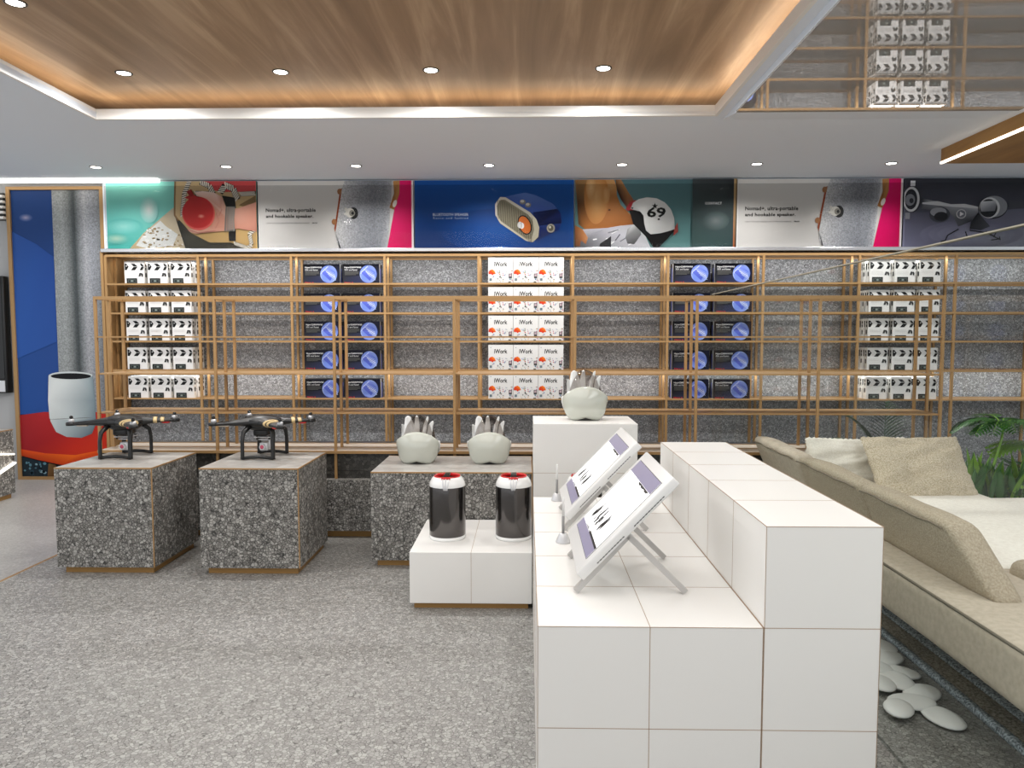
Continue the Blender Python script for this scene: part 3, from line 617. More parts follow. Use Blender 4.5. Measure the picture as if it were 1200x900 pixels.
def blue_box():
    W, D, H = 0.343, 0.15, 0.18; b = MB(); b.box((-W / 2, -D / 2, 0), (W / 2, D / 2, H), 'black')
    a = Art(b, (60, 85, 570, 355), -W / 2, W / 2, 0, H, -D / 2 - 0.0003, 0.0004)
    a.rect(60, 85, 570, 355, ['#0b0b12', '#0a0f28', '#171a2c', '#24262e']); a.poly([(60, 270), (360, 240), (420, 355), (60, 355)], ['#1d1f26', '#2b2f48', '#2b2f55', '#2a2c34'])
    art_text(a, 'Hyper2200WW/65', 85, 120, 322, 148, '#e6e6e6', 0.02); art_text(a, '30X and faster', 85, 154, 272, 178, '#cfcfcf', 0.01)
    for k in range(4): a.rect(88, 190 + k * 14, 285 - (k == 3) * 40, 195 + k * 14, '#6a6a66', keep=k > 0)
    a.ell(420, 225, 120, 126, ['#5f74c4', '#6b83cf', '#8ea6dc', '#aebfe6', '#9fb0e0', '#7f92d4', '#5f70c4', '#5566bd'] * 3)
    a.poly([(320, 210), (420, 112), (515, 200), (440, 320)], ['#5a66c8', '#7c8cdc', '#5870c8', '#3f50b4'])
    a.line([(318, 225), (318, 205), (415, 115)], 13, '#b8c4f0')
    for k in range(5): a.line([(410 + k * 18 - 60, 140 + k * 26), (500 + k * 6, 215 + k * 24)], 8, ['#8d9fe2', '#b5c4ee', '#dbe4f6', '#c3d0f0', '#9db0e6'][k])
    art_text(a, 'Nero 6', 85, 334, 208, 352, '#b02a2e', 0.04)
    for sx in (-1, 1):
        b.box((sx * W / 2 - 0.0006, -0.06, 0.0), (sx * W / 2 + 0.0006, -0.03, H), 'silver'); b.box((sx * W / 2 - 0.0006, -0.02, 0.0), (sx * W / 2 + 0.0006, 0.02, H * 0.8), mat('blue_side', '#4a5cb0', 0.4))
    return b.build('product_box')
first = blue_box(); used = False
for side, xs in (('left', [-1.941, -1.567]), ('right', [1.533, 1.92])):
    for ri, z in enumerate(ZS):
        for ci, x in enumerate(xs):
            o = first if not used else first.copy()
            if used: C.objects.link(o)
            used = True; o.location = (x, 7.0, z)
            tag(o, 'black box with blue disc, %s stack, %s shelf, %s of the pair' % (side, rows[ri], ['left', 'right'][ci]), 'box', 'black disc boxes on the wall shelving')
def iwork_box():
    W, D, H = 0.232, 0.2, 0.232; b = MB(); b.box((-W / 2, 0, 0), (W / 2, D, H), 'white')
    a = Art(b, (18, 60, 362, 410), -W / 2, W / 2, 0, H, -0.0003, 0.0004); a.rect(18, 60, 362, 410, ['#dcdbd9', '#dcdbd9', '#d6d4d1', '#d6d4d1'])
    art_text(a, 'iWork', 98, 120, 282, 184, '#0c0c0c', 0.025); a.ell(52, 100, 7, 7, '#8a9a9a', n=8)
    a.poly([(22, 265), (38, 238), (75, 225), (105, 245), (122, 290), (90, 292), (80, 310), (60, 292), (24, 290)], ['#c8321c', '#d84a1c', '#e8641c', '#e8881c', '#d8461c', '#c8321c', '#e0441c', '#d03a1c', '#b82c1a'])
    random.seed(11); cols = ['#5a8a6a', '#7a7ab0', '#c05050', '#3a3a3a', '#d0a040', '#5080b0', '#909090', '#b06a90']
    for k in range(46):
        u, v = random.uniform(30, 345), random.uniform(235, 395)
        if u < 125 and v < 315: continue
        q = random.uniform(8, 17); a.rect(u, v, u + q, v + q * random.uniform(0.6, 1.4), random.choice(cols), keep=k > 0)
    a.rect(300, 285, 345, 350, '#4a4a4a'); a.rect(308, 293, 337, 325, '#b09aa0'); a.rect(35, 350, 68, 385, '#6a7880'); a.rect(296, 395, 330, 408, '#3a3a3a')
    return b.build('product_box')
first = iwork_box(); used = False
for ri, z in enumerate(ZS):
    for ci, x in enumerate([-0.249, -0.014, 0.221]):
        o = first if not used else first.copy()
        if used: C.objects.link(o)
        used = True; o.location = (x, 6.865, z)
        tag(o, 'white square box with red umbrella, %s shelf, %s of three' % (rows[ri], colname[ci]), 'box', 'white umbrella boxes in the centre bay')

# ------------------------------------------------------------------ stone display plinths
def stone_plinth(x0, x1, y0, y1, h, label):
    b = MB(); b.box((x0, y0, 0.04), (x1, y1, h - 0.002), 'plinth'); r = b.build('display_plinth'); tag(r, label, 'plinth')
    b = MB(); b.box((x0 + 0.001, y0 + 0.001, h - 0.002), (x1 - 0.001, y1 - 0.001, h + 0.003), 'plinth_top'); b.build('top_slab', r)
    b = MB(); b.box((x0 + 0.03, y0 + 0.03, 0), (x1 - 0.02, y1 - 0.03, 0.04), 'toe'); b.build('toe_kick', r)
    e = 0.004
    b = MB(); b.box((x1 - e, y0 - 0.002, 0.04), (x1 + 0.002, y0 + e, h), 'gold'); b.box((x0, y0 - 0.002, h - e), (x1, y0 + e, h + 0.004), 'gold'); b.box((x1 - e, y0, h - e), (x1 + 0.002, y1, h + 0.004), 'gold'); b.box((x0 - 0.001, y1 - e, h - e), (x1, y1, h + 0.004), 'gold')
    b.build('edge_trim', r); return r
stone_plinth(-2.766, -2.19, 4.19, 4.77, 0.628, 'grey pebbled stone plinth at the left carrying the first drone')
stone_plinth(-1.912, -1.33, 4.19, 4.79, 0.628, 'grey pebbled stone plinth carrying the drone nearer the middle')
stone_plinth(-0.944, 0.03, 4.36, 4.96, 0.578, 'wide grey pebbled stone plinth with two visor headsets on top')
# far left plinth with light bars
r_ = stone_plinth(-5.3, -4.45, 4.9, 6.22, 0.592, 'grey stone plinth with white light bars at the far left edge')
b = MB(); b.bar((-4.441, 6.19, 0.381), (-4.441, 5.5, 0.493), 0.034, 0.012, 'led'); b.build('light_bar', r_)
b = MB(); b.bar((-4.441, 6.205, 0.305), (-4.441, 5.5, 0.09), 0.034, 0.012, 'led'); b.build('light_bar', r_)
r = thing('display_case', (-4.66, 5.98, 0.595), 'small white and black boxed gadget on the far left plinth', 'gadget')
b = MB(); b.rbox((-0.3, -0.3, 0), (0.15, 0.12, 0.03), 0.005, 'white', 2); b.build('base', r)
b = MB(); b.rbox((-0.1, -0.2, 0.03), (0.10, 0.08, 0.12), 0.01, 'black', 2); b.build('body', r)
b = MB(); b.box((-0.25, -0.3, 0.14), (0.15, 0.12, 0.146), 'silver'); b.box((0.0, -0.09, 0.12), (0.04, 0.05, 0.141), 'silver'); b.build('lid_rod', r)

# ------------------------------------------------------------------ white modular blocks
def seam_x(b, x, y0, y1, z): b.box((x - 0.0012, y0, z - 0.001), (x + 0.0012, y1, z + 0.0006), 'seam')
def seam_y(b, y, x0, x1, z): b.box((x0, y - 0.0012, z - 0.001), (x1, y + 0.0012, z + 0.0006), 'seam')
def white_block(x0, x1, y0, y1, z0, z1, label, sx=(), sy=(), sz=(), toe=True, edges=True):
    b = MB(); zb = z0 + (0.03 if toe else 0); b.rbox((x0, y0, zb), (x1, y1, z1), 0.002, 'white', 1, smooth=False)
    g = 0.0009; q = 0.0005
    for x in sx: b.box((x - g, y0 - q, zb), (x + g, y0 + q, z1), 'seam'); b.box((x - g, y0, z1 - q), (x + g, y1, z1 + q), 'seam')
    for y in sy:
        b.box((x0, y - g, z1 - q), (x1, y + g, z1 + q), 'seam')
        for x in (x0, x1): b.box((x - q, y - g, zb), (x + q, y + g, z1), 'seam')
    for z in sz:
        b.box((x0, y0 - q, z - g), (x1, y0 + q, z + g), 'seam')
        for x in (x0, x1): b.box((x - q, y0, z - g), (x + q, y1, z + g), 'seam')
    if edges:
        for x in (x0, x1): b.box((x - q, y0 - q, zb), (x + q, y0 + g, z1), 'seam')
        b.box((x0, y0 - q, z1 - g), (x1, y0 + g, z1 + q), 'seam')
        for x in (x0, x1): b.box((x - g, y0, z1 - g), (x + g, y1, z1 + q), 'seam')
    o = b.build('display_block'); tag(o, label, 'display block')
    if toe:
        b = MB(); b.box((x0 + 0.02, y0 + 0.02, z0), (x1 - 0.02, y1 - 0.02, zb), 'toe'); b.build('toe_kick', o)
    return o
F = 2.008
white_block(0.030, 0.6585, F, 3.66, 0, 0.588, 'low white block with square panels carrying the two tilted tablets', sx=(0.344,), sy=(F + 0.33, F + 0.66, F + 0.99, F + 1.32), sz=(0.294,), toe=False)
white_block(0.6605, 0.981, F, 3.625, 0, 0.875, 'long taller white block between the tablets and the sofa', sy=(F + 0.325, F + 0.65, F + 0.975, F + 1.3), sz=(0.294, 0.588), toe=False)
white_block(0.036, 0.655, 3.665, 4.3, 0, 0.297, 'hidden white step behind the tablet block carrying a can speaker', toe=True, edges=False)
white_block(-0.602, 0.026, 3.675, 4.345, 0, 0.297, 'lowest white block with bronze base carrying two can speakers', sx=(-0.286,), edges=False)
white_block(0.036, 0.651, 4.31, 4.74, 0, 0.882, 'tall white cube at the back carrying a visor headset', sz=(0.588,), sx=(), toe=False, edges=False)

# ------------------------------------------------------------------ can speakers
def can(loc, label):
    r = thing('can_speaker', loc, label, 'speaker', 'can shaped speakers'); R_ = 0.099
    b = MB(); b.lathe([(0, 0), (R_ * 0.98, 0), (R_ * 1.02, 0.008), (R_ * 1.0, 0.02), (0, 0.02)], 'whitegloss', seg=40); b.build('base_ring', r)
    b = MB(); b.lathe([(R_ * 0.97, 0.018), (R_, 0.024), (R_, 0.285), (R_ * 0.985, 0.293)], 'gunmetal', seg=48); b.build('body', r)
    b = MB(); b.lathe([(R_ * 0.99, 0.288), (R_ * 1.0, 0.294), (R_ * 0.95, 0.312), (R_ * 0.84, 0.331), (R_ * 0.74, 0.340), (R_ * 0.70, 0.338)], 'whitegloss', seg=48); b.build('shoulder', r)
    b = MB(); b.lathe([(R_ * 0.72, 0.338), (R_ * 0.735, 0.344), (R_ * 0.70, 0.346), (R_ * 0.675, 0.338), (R_ * 0.66, 0.322)], 'red', seg=40)
    b.rbox((-0.024, -R_ * 0.80, 0.328), (0.024, -R_ * 0.64, 0.346), 0.003, 'red', 2); b.build('red_collar', r)
    b = MB(); b.lathe([(0, 0.326), (R_ * 0.67, 0.326), (R_ * 0.66, 0.330)], 'blackgloss', seg=32); b.rbox((-0.016, -0.045, 0.327), (0.016, 0.045, 0.352), 0.004, 'blackgloss', 2); b.build('lid', r)
    b = MB()
    for sx in (-0.016, 0.0, 0.016): b.tube([(sx, -R_ * 0.78, 0.336), (sx * 0.9, -R_ * 0.93, 0.316), (sx * 0.6, -R_ * 1.01, 0.29), (sx * 0.4, -R_ * 1.01, 0.28)], 0.004, 'silver', 8)
    b.build('front_clasp', r)
    return r
c1 = can((-0.436, 3.955, 0.297), 'dark metal can speaker with red collar, leftmost on the lowest white block')
dup(c1, (-0.074, 3.963, 0.297), 'dark metal can speaker with red collar beside the tablet block edge')
dup(c1, (0.31, 3.97, 0.297), 'dark metal can speaker half hidden behind the far tablet')

# ------------------------------------------------------------------ headsets
def headset(loc, label):
    r = thing('visor_headset', loc, label, 'headset', 'pearl visor headsets')
    def shell(off):
        def fn(i, j):
            u = i * 2 - 1; v = j
            zt = 0.208 - 0.085 * abs(u) ** 2.0; zb = 0.0 + 0.018 * max(0, 1 - abs(u) / 0.42) ** 1.4 + 0.06 * max(0, (abs(u) - 0.55) / 0.45) ** 1.6
            z = zb + (zt - zb) * v; hwid = 0.118 + 0.026 * min(1, z / 0.15) - 0.02 * max(0, (z - 0.15) / 0.06); t = u * 1.35
            bulge = 0.03 * math.sin(PI * min(1, z / 0.21)); rr = 1 - off / 0.14
            return Vector((hwid * math.sin(t) / math.sin(1.35) * rr, 0.045 - (0.075 + bulge) * math.cos(t) * rr, z + (off * 0.3 if v < 0.5 else -off * 0.3)))
        return fn
    b = MB(); n1, n2 = 36, 14; A = b.grid(shell(0), n1, n2, 'pearl'); B = b.grid(shell(0.01), n1, n2, 'pearl'); k = b.mi('pearl')
    for i in range(n1):
        for j in (0, n2):
            f = b.bm.faces.new((A[i][j], A[i + 1][j], B[i + 1][j], B[i][j])); f.material_index = k; f.smooth = True
    for j in range(n2):
        for i in (0, n1):
            f = b.bm.faces.new((A[i][j], A[i][j + 1], B[i][j + 1], B[i][j])); f.material_index = k; f.smooth = True
    b.build('front_visor', r)
    b = MB()
    def dome(i, j):
        t = -PI * 0.5 + PI * i; q = j * PI * 0.5 * 0.96
        return Vector((0.118 * math.sin(t) * math.cos(q) ** 0.8, 0.075 + 0.085 * math.cos(t) * math.cos(q) ** 0.8, 0.03 + 0.275 * math.sin(q)))
    b.grid(lambda i, j: dome(i * 2 - 0.5, j), 36, 12, 'smoke'); b.build('clear_dome', r)
    for sx, h, lean, wd in ((-0.055, 0.302, -0.012, 0.036), (-0.012, 0.305, 0.003, 0.020), (0.03, 0.30, 0.03, 0.014), (0.066, 0.27, 0.026, 0.018), (-0.09, 0.25, -0.015, 0.014)):
        b = MB(); b.tube([(sx, 0.03, 0.06), (sx * 1.05, 0.045, 0.16), (sx + lean * 0.5, 0.055, 0.24), (sx + lean, 0.05, h - 0.01), (sx + lean * 1.1, 0.045, h)], [wd * 0.8, wd, wd * 0.9, wd * 0.5, wd * 0.15], 'whitegloss', 10, flat=(1, 0.3)); b.build('padding_fin', r)
    b = MB()
    for sx in (-1, 1): b.tube([(sx * 0.135, 0.035, 0.14), (sx * 0.137, 0.06, 0.11), (sx * 0.125, 0.085, 0.06)], [0.006, 0.007, 0.004], 'whitegloss', 8)
    b.build('side_arm', r)
    b = MB(); b.lathe([(0, 0), (0.085, 0), (0.095, 0.012), (0.1, 0.05), (0.09, 0.09)], 'darkgrey', c=(0, 0.07, 0.0), seg=28); b.build('cup', r)
    return r
h1 = headset((-0.705, 4.66, 0.581), 'pearl visor headset, left one of the pair on the wide stone plinth')
dup(h1, (-0.243, 4.66, 0.581), 'pearl visor headset, right one of the pair on the wide stone plinth', 0.06)

dup(h1, (0.355, 4.49, 0.884), 'pearl visor headset standing on the tall white cube', 0.0)

# ------------------------------------------------------------------ drones
def drone(loc, label):
    r = thing('quadcopter_drone', loc, label, 'drone', 'black camera drones')
    AR = [0.082, 0.078, 0.068, 0.056, 0.046, 0.038, 0.032, 0.028, 0.023]
    arms = [(-0.275, -0.12), (0.19, -0.25), (0.27, 0.115), (-0.19, 0.25)]; Z = 0.215
    b = MB(); b.ball((0, 0, Z + 0.012), 0.12, 'black', (1.05, 0.95, 0.36), 28); b.ball((0, 0, Z - 0.012), 0.095, 'black', (1.1, 1.0, 0.42), 24)
    for ax, ay in arms:
        n = 8; pts = [(ax * (0.12 + 0.88 * i / n), ay * (0.12 + 0.88 * i / n), Z + 0.012 - 0.006 * (i / n)) for i in range(n + 1)]
        b.tube(pts, AR, 'black', 12, flat=(1, 0.42))
        b.lathe([(0, -0.012), (0.026, -0.012), (0.028, 0.0), (0.024, 0.008), (0, 0.008)], 'black', c=(ax, ay, Z + 0.008), seg=16)
    b.rbox((-0.05, -0.06, Z - 0.075), (0.04, 0.06, Z - 0.03), 0.01, 'black', 2)
    b.build('hull', r)
    for k, (ax, ay) in enumerate(arms):
        b = MB(); b.lathe([(0.0, 0.0), (0.017, 0.0), (0.017, 0.018), (0.012, 0.022), (0, 0.022)], 'silver', c=(ax * 0.985, ay * 0.985, Z + 0.016), seg=18); mo = b.build('motor', r)
        b = MB(); b.ball((ax * 0.985, ay * 0.985, Z + 0.047), 0.011, 'blackgloss'); b.build('spinner_cap', mo)
        b = MB(); a0 = 0.5 + k * 1.1; c_, s_ = math.cos(a0), math.sin(a0)
        for sg in (-1, 1):
            b.tube([(ax * 0.985 + sg * c_ * d, ay * 0.985 + sg * s_ * d, Z + 0.040 + 0.002 * d) for d in (0.004, 0.04, 0.08, 0.115)], [0.004, 0.010, 0.008, 0.002], 'darkgrey', 8, flat=(1, 0.14))
        b.build('propeller', mo)
    bm_ = mat('gold_band', '#d8bd8a', 0.4)
    for k in (1, 2):
        ax, ay = arms[k]
        for t_ in (0.60, 0.74) if k == 2 else (0.50, 0.62):
            b = MB(); q_ = (t_ - 0.12) / 0.88 * 8; rr = AR[int(q_)] + (AR[int(q_) + 1] - AR[int(q_)]) * (q_ - int(q_)) + 0.002
            p = Vector((ax * t_, ay * t_, Z + 0.011)); d = Vector((ax, ay, 0)).normalized() * 0.011
            b.tube([p - d, p + d], [rr * 1.03, rr * 0.97], bm_, 14, flat=(1, 0.46)); b.build('gold_band', r)
        b = MB(); b.ball((ax * 0.8, ay * 0.8, Z - 0.005), 0.026, M['red'], (1.2, 0.9, 0.35)); b.build('red_lamp', r)
    b = MB(); ax, ay = arms[0]; b.rbox((ax * 0.78 - 0.035, ay * 0.78 - 0.012, Z - 0.012), (ax * 0.78 + 0.03, ay * 0.78 + 0.012, Z - 0.002), 0.003, 'cream', 2); b.build('pale_lamp', r)
    for yy in (-0.125, 0.115):
        b = MB(); x0, x1 = (-0.093, 0.098) if yy < 0 else (-0.075, 0.105)
        for x, tx in ((x0, -0.06), (x1, 0.062)):
            b.tube([(tx * 1.1, yy * 0.62, Z - 0.012), (x * 0.97, yy * 0.9, Z - 0.05), (x, yy, Z - 0.1), (x, yy, 0.02), (x, yy, 0.004)], [0.02, 0.016, 0.0135, 0.0135, 0.0145], 'black', 8, flat=(1, 0.8))
        b.tube([(x0, yy, 0.010), (x0 * 0.5, yy, 0.016), (0, yy, 0.018), (x1 * 0.5, yy, 0.016), (x1, yy, 0.010)], 0.0105, 'black', 8); b.build('landing_skid', r)
    b = MB(); b.rbox((-0.05, -0.045, Z - 0.088), (0.06, 0.045, Z - 0.082), 0.002, 'silver', 1); b.rbox((-0.03, -0.03, Z - 0.105), (0.045, 0.03, Z - 0.098), 0.002, 'silver', 1)
    for x, y in ((-0.035, -0.035), (0.045, -0.035), (-0.035, 0.035), (0.045, 0.035)): b.tube([(x, y, Z - 0.075), (x, y, Z - 0.1)], 0.006, 'black', 8)
    b.rbox((0.03, -0.01, Z - 0.165), (0.04, 0.01, Z - 0.1), 0.002, 'silver', 1); g_ = b.build('camera_gimbal', r)
    b = MB(); b.rbox((-0.022, -0.03, Z - 0.172), (0.03, 0.02, Z - 0.122), 0.006, 'silver', 2); b.tube([(0.0, -0.028, Z - 0.147), (0.0, -0.046, Z - 0.147)], 0.018, 'silver', 18); b.ball((0.0, -0.045, Z - 0.147), 0.013, mat('pink_lens', '#c8506a', 0.15), (1, 0.4, 1)); b.build('camera', g_)
    return r
d1 = drone((-2.565, 4.60, 0.632), 'black drone with gold bands on the left stone plinth')
dup(d1, (-1.672, 4.60, 0.632), 'black drone with gold bands on the second stone plinth from the left')

# ------------------------------------------------------------------ tilted tablets on crossed legs
def tablet(loc, label):
    r = thing('tilted_tablet', loc, label, 'tablet', 'large white tablets on crossed legs')
    # local frame: slope along +X/+Z, width along Y; origin on the block top
    A = Vector((0.187, 0, 0.11)); d = Vector((0.695, 0, 0.719)); n = Vector((-0.719, 0, 0.695)); Yv = Vector((0, 1, 0))
    R = Matrix(((d.x, 0, n.x, A.x), (d.y, 1, n.y, 0), (d.z, 0, n.z, A.z), (0, 0, 0, 1)))   # local (along slope, width, normal)
    b = MB(); b.rbox((-0.05, -0.045, -0.032), (0.375, 0.465, -0.001), 0.005, 'frost', 2, R=R); b.build('casing', r)
    b = MB(); b.box((-0.002, -0.002, -0.002), (0.337, 0.422, 0.0), 'darkgrey', R=R); b.box((0.0, 0.0, 0), (0.335, 0.42, 0.0006), 'screenwhite', R=R)
    b.box((0.0, 0.0, 0.0006), (0.038, 0.42, 0.0010), 'screenlilac', R=R); b.box((0.285, 0.0, 0.0006), (0.335, 0.42, 0.0010), 'screenlilac', R=R)
    random.seed(4)
    b.box((0.038, 0.0, 0.0006), (0.047, 0.21, 0.0011), 'black', R=R)
    for k in range(14): b.box((0.039, 0.2 + k * 0.009, 0.0006), (0.039 + random.uniform(0.002, 0.008), 0.205 + k * 0.009, 0.0011), 'black', R=R)
    for k in range(16): b.box((0.280 - random.uniform(0.001, 0.006), 0.03 + k * 0.011, 0.0006), (0.284, 0.039 + k * 0.011, 0.0011), 'black', R=R)
    # row of dark plume figures with feathered strokes
    for k in range(4):
        yc = 0.33 - k * 0.062
        for q in range(9):
            a0 = random.uniform(-0.012, 0.02); w0 = random.uniform(0.002, 0.007); x0 = 0.092 + random.uniform(-0.034, 0.0); x1 = x0 + random.uniform(0.024, 0.07)
            y = yc + random.uniform(-0.02, 0.02); s_ = random.uniform(-0.012, 0.012)
            vs = [R @ Vector(p) for p in ((x0, y, 0.0012), (x1, y + s_, 0.0012), (x1 + 0.004, y + s_ + w0, 0.0012), ((x0 + x1) / 2, y + w0 * 1.8, 0.0012))]
            b.poly(vs, 'black')
        c0 = R @ Vector((0.105, yc, 0.0012)); b.poly([R @ Vector((0.10 + 0.015 * math.cos(t), yc + 0.008 * math.sin(t), 0.0013)) for t in [i * PI / 4 for i in range(8)]], 'black')
    for k in range(3): b.box((0.19, 0.10 + k * 0.012, 0.0006), (0.192, 0.106 + k * 0.012, 0.001), 'darkgrey', R=R)
    b.build('screen', r)
    for k0, k1 in ((0, 10), (13, 24)):
        b = MB()
        for k in range(k0, k1): x = 0.02 + k * 0.0125; b.box((x, -0.0458, -0.0245), (x + 0.006, -0.0449, -0.0215), 'darkgrey', R=R)
        b.box((0.02 + k0 * 0.0125, -0.0452, -0.0238), (0.02 + k1 * 0.0125 - 0.0065, -0.0449, -0.0222), 'darkgrey', R=R); b.build('speaker_slots', r)
    for y, f0, f1 in ((0.0, 0.154, 0.5), (0.36, 0.154, 0.5)):
        P = Vector((0.318, y, 0.185))
        b = MB(); b.bar(P, (f0, y, 0.006), 0.02, 0.018, 'legmetal'); b.build('leg', r)
        b = MB(); b.bar(P, (f1, y, 0.006), 0.02, 0.018, 'legmetal'); b.build('leg', r)
    b = MB(); b.tube([(0.318, -0.006, 0.185), (0.318, 0.366, 0.185)], 0.012, 'frost', 12); b.rbox((0.30, 0.12, 0.17), (0.33, 0.24, 0.215), 0.004, 'frost', 2); b.build('hinge_bar', r)
    return r
t1 = tablet((0.0, 2.283, 0.588), 'nearer of the two tilted white tablets with a lit screen')
dup(t1, (0.0, 3.03, 0.588), 'farther of the two tilted white tablets with a lit screen')
def pen(loc, label):
    r = thing('stylus_stand', loc, label, 'stylus', 'pens on cone shaped stands')
    b = MB(); b.lathe([(0, 0), (0.029, 0), (0.030, 0.004), (0.017, 0.034), (0.015, 0.036), (0, 0.036)], 'silver', seg=24); b.build('cone_base', r)
    b = MB(); b.tube([(0, 0, 0.034), (0, 0, 0.105)], 0.0055, mat('pen_grey', '#8b8a8a', 0.4), 10); b.tube([(0, 0, 0.105), (0, 0, 0.175), (0, 0, 0.18)], [0.0052, 0.0045, 0.002], 'frost', 10); b.build('pen', r)
    return r
p1 = pen((0.142, 2.85, 0.588), 'white pen on a cone stand, nearer one left of the tablets')
dup(p1, (0.147, 3.585, 0.588), 'white pen on a cone stand, farther one near the tall cube')

# ------------------------------------------------------------------ glass partition
r = thing('glass_partition', (1.23, 3.2, 0), 'clear glass partition standing between the white block and the sofa', 'glass partition')
b = MB(); b.box((-0.008, -1.9, 0.0), (0.008, 1.72, 1.672), 'glass'); b.build('pane', r)
b = MB(); b.box((-0.009, -1.9, 1.672), (0.009, 1.72, 1.676), 'glassedge'); b.build('polished_edge', r)

# ------------------------------------------------------------------ sofa
def puffy(b, a, c, r_, m, amp=0.012, seed=0, seg=4, shear=None, cuts=10, endlean=0):
    t = bmesh.new(); ce = [(x + y) / 2 for x, y in zip(a, c)]; d = [abs(y - x) for x, y in zip(a, c)]
    bmesh.ops.create_cube(t, size=1, matrix=Matrix.Translation(ce) @ Matrix.Diagonal((*d, 1)))
    bmesh.ops.bevel(t, geom=list(t.edges) + list(t.verts), offset=r_, segments=seg, affect='EDGES', profile=0.5)
    bmesh.ops.subdivide_edges(t, edges=[e for e in t.edges if e.calc_length() > 0.12], cuts=cuts, use_grid_fill=True)
    t.normal_update()
    for v in t.verts:
        n = v.normal.copy(); q = v.co * 3.2 + Vector((seed, seed * 2, 0)); u = [(v.co[i] - a[i]) / d[i] * 2 - 1 for i in range(3)]
        bul = (1 - min(1, abs(u[0])) ** 4) * (1 - min(1, abs(u[1])) ** 4) + (1 - min(1, abs(u[1])) ** 4) * (1 - min(1, abs(u[2])) ** 4) * 0.6
        v.co += n * (noise.noise(q) * amp + bul * amp * 0.8)
    if shear:
        for v in t.verts: v.co.x += shear * (v.co.z - a[2])
    if endlean:
        for v in t.verts: v.co.y += endlean * (v.co.z - a[2]) / d[2] * (c[1] - v.co.y) / d[1]
    b.merge(t, m, True)
r = thing('corner_sofa', (0, 0, 0), 'taupe and cream corner sofa with low backrest at the right', 'sofa')
b = MB(); puffy(b, (1.45, 0.6, 0.29), (2.62, 4.92, 0.482), 0.03, 'sofa', 0.006, 1, cuts=14); b.build('base_frame', r)
b = MB(); b.tube([(1.452, y, 0.474) for y in [0.62 + i * 0.43 for i in range(11)]], 0.005, mat('piping', '#6f675a', 0.9), 6); b.build('piping', r)
b = MB(); b.box((1.86, 0.7, 0.0), (2.55, 4.85, 0.30), 'darkgrey'); b.box((2.62, 3.75, 0.0), (3.3, 4.2, 0.3), 'darkgrey'); b.build('recessed_plinth', r)
for k, (y0, y1, sd, mt) in enumerate(((4.12, 4.88, 3, 'sofa'), (3.34, 4.11, 5, 'sofaback'), (2.47, 3.33, 8, 'sofaback'))):
    b = MB(); puffy(b, (1.60, y0, 0.47), (1.715, y1, 0.728), 0.035, mt, 0.012, sd, shear=-0.38, cuts=6, endlean=0.16 if y0 < 2.6 else 0); bc = b.build('back_cushion', r)
    b = MB(); ya = y0 + (0.18 if y0 < 2.6 else 0.03); b.tube([(1.499 + 0.003 * math.sin(i), ya + (y1 - ya - 0.03) * i / 10, 0.706 + 0.003 * math.sin(i * 1.7)) for i in range(11)], 0.0045, 'piping', 6); b.build('piping', bc)
b = MB(); puffy(b, (1.76, 2.87, 0.44), (2.6, 4.3, 0.50), 0.025, 'seat', 0.006, 2); b.build('seat_cushion', r)
b = MB(); puffy(b, (1.9, 3.60, 0.33), (3.5, 4.31, 0.458), 0.045, 'seat', 0.008, 9); b.build('seat_cushion', r)
b = MB(); b.box((2.64, 3.66, 0.1), (3.45, 4.26, 0.35), 'sofa'); b.build('side_frame', r)
b = MB(); puffy(b, (1.82, 4.68, 0.47), (2.56, 4.86, 0.68), 0.05, 'seat', 0.008, 4); b.build('rear_cushion', r)
b = MB(); puffy(b, (1.86, 1.3, 0.31), (2.7, 2.85, 0.545), 0.05, 'sofaback', 0.01, 12); b.build('arm_cushion', r)
def pillow(name, c, w_, h, th, R, m, label, seed, cat='pillow', wr=0.012):
    b = MB(); n = 44
    def f(sg):
        def g(i, j):
            u = i * 2 - 1; v = j * 2 - 1; e = max(0, (1 - abs(u) ** 3.2)) * max(0, (1 - abs(v) ** 3.2))
            x = u * w_ / 2 * (1 - 0.05 * (1 - abs(v)) ** 1 * abs(u)); z = v * h / 2 * (1 - 0.07 * (1 - abs(u)) * abs(v))
            wv = noise.noise(Vector((u * 1.6 + seed, v * 3.2 - u * 1.2, seed))) * wr * 2.4 * e ** 0.5 + noise.noise(Vector((u * 5 + seed, v * 9, 3))) * wr * 0.7
            ed = 0.004 * math.sin(u * 60) * (abs(v) > 0.98) + 0.004 * math.sin(v * 60) * (abs(u) > 0.98)
            return Vector((x + (ed if abs(u) > 0.98 else 0), sg * (th / 2 * e ** 0.55) + sg * wv * (e > 0), z + (ed if abs(v) > 0.98 else 0)))
        return g
    b.grid(f(-1), n, n, m); b.grid(f(1), n, n, m); bmesh.ops.remove_doubles(b.bm, verts=b.bm.verts, dist=0.0004)
    bmesh.ops.transform(b.bm, matrix=Matrix.Translation(c) @ R, verts=b.bm.verts)
    o = b.build(name); tag(o, label, cat); return o
def rotm(x=0, y=0, z=0): return (Matrix.Rotation(math.radians(z), 4, 'Z') @ Matrix.Rotation(math.radians(y), 4, 'Y') @ Matrix.Rotation(math.radians(x), 4, 'X'))
pillow('throw_pillow', (2.02, 4.50, 0.61), 0.62, 0.34, 0.14, rotm(-12, 0, 2), 'pillowcream', 'plain cream pillow at the far corner of the sofa', 2)
pillow('throw_pillow', (2.285, 4.275, 0.612), 0.58, 0.47, 0.14, rotm(-38, 0, 1), 'pillowtan', 'tan woven pillow leaning in front of the cream pillow', 6, wr=0.016)


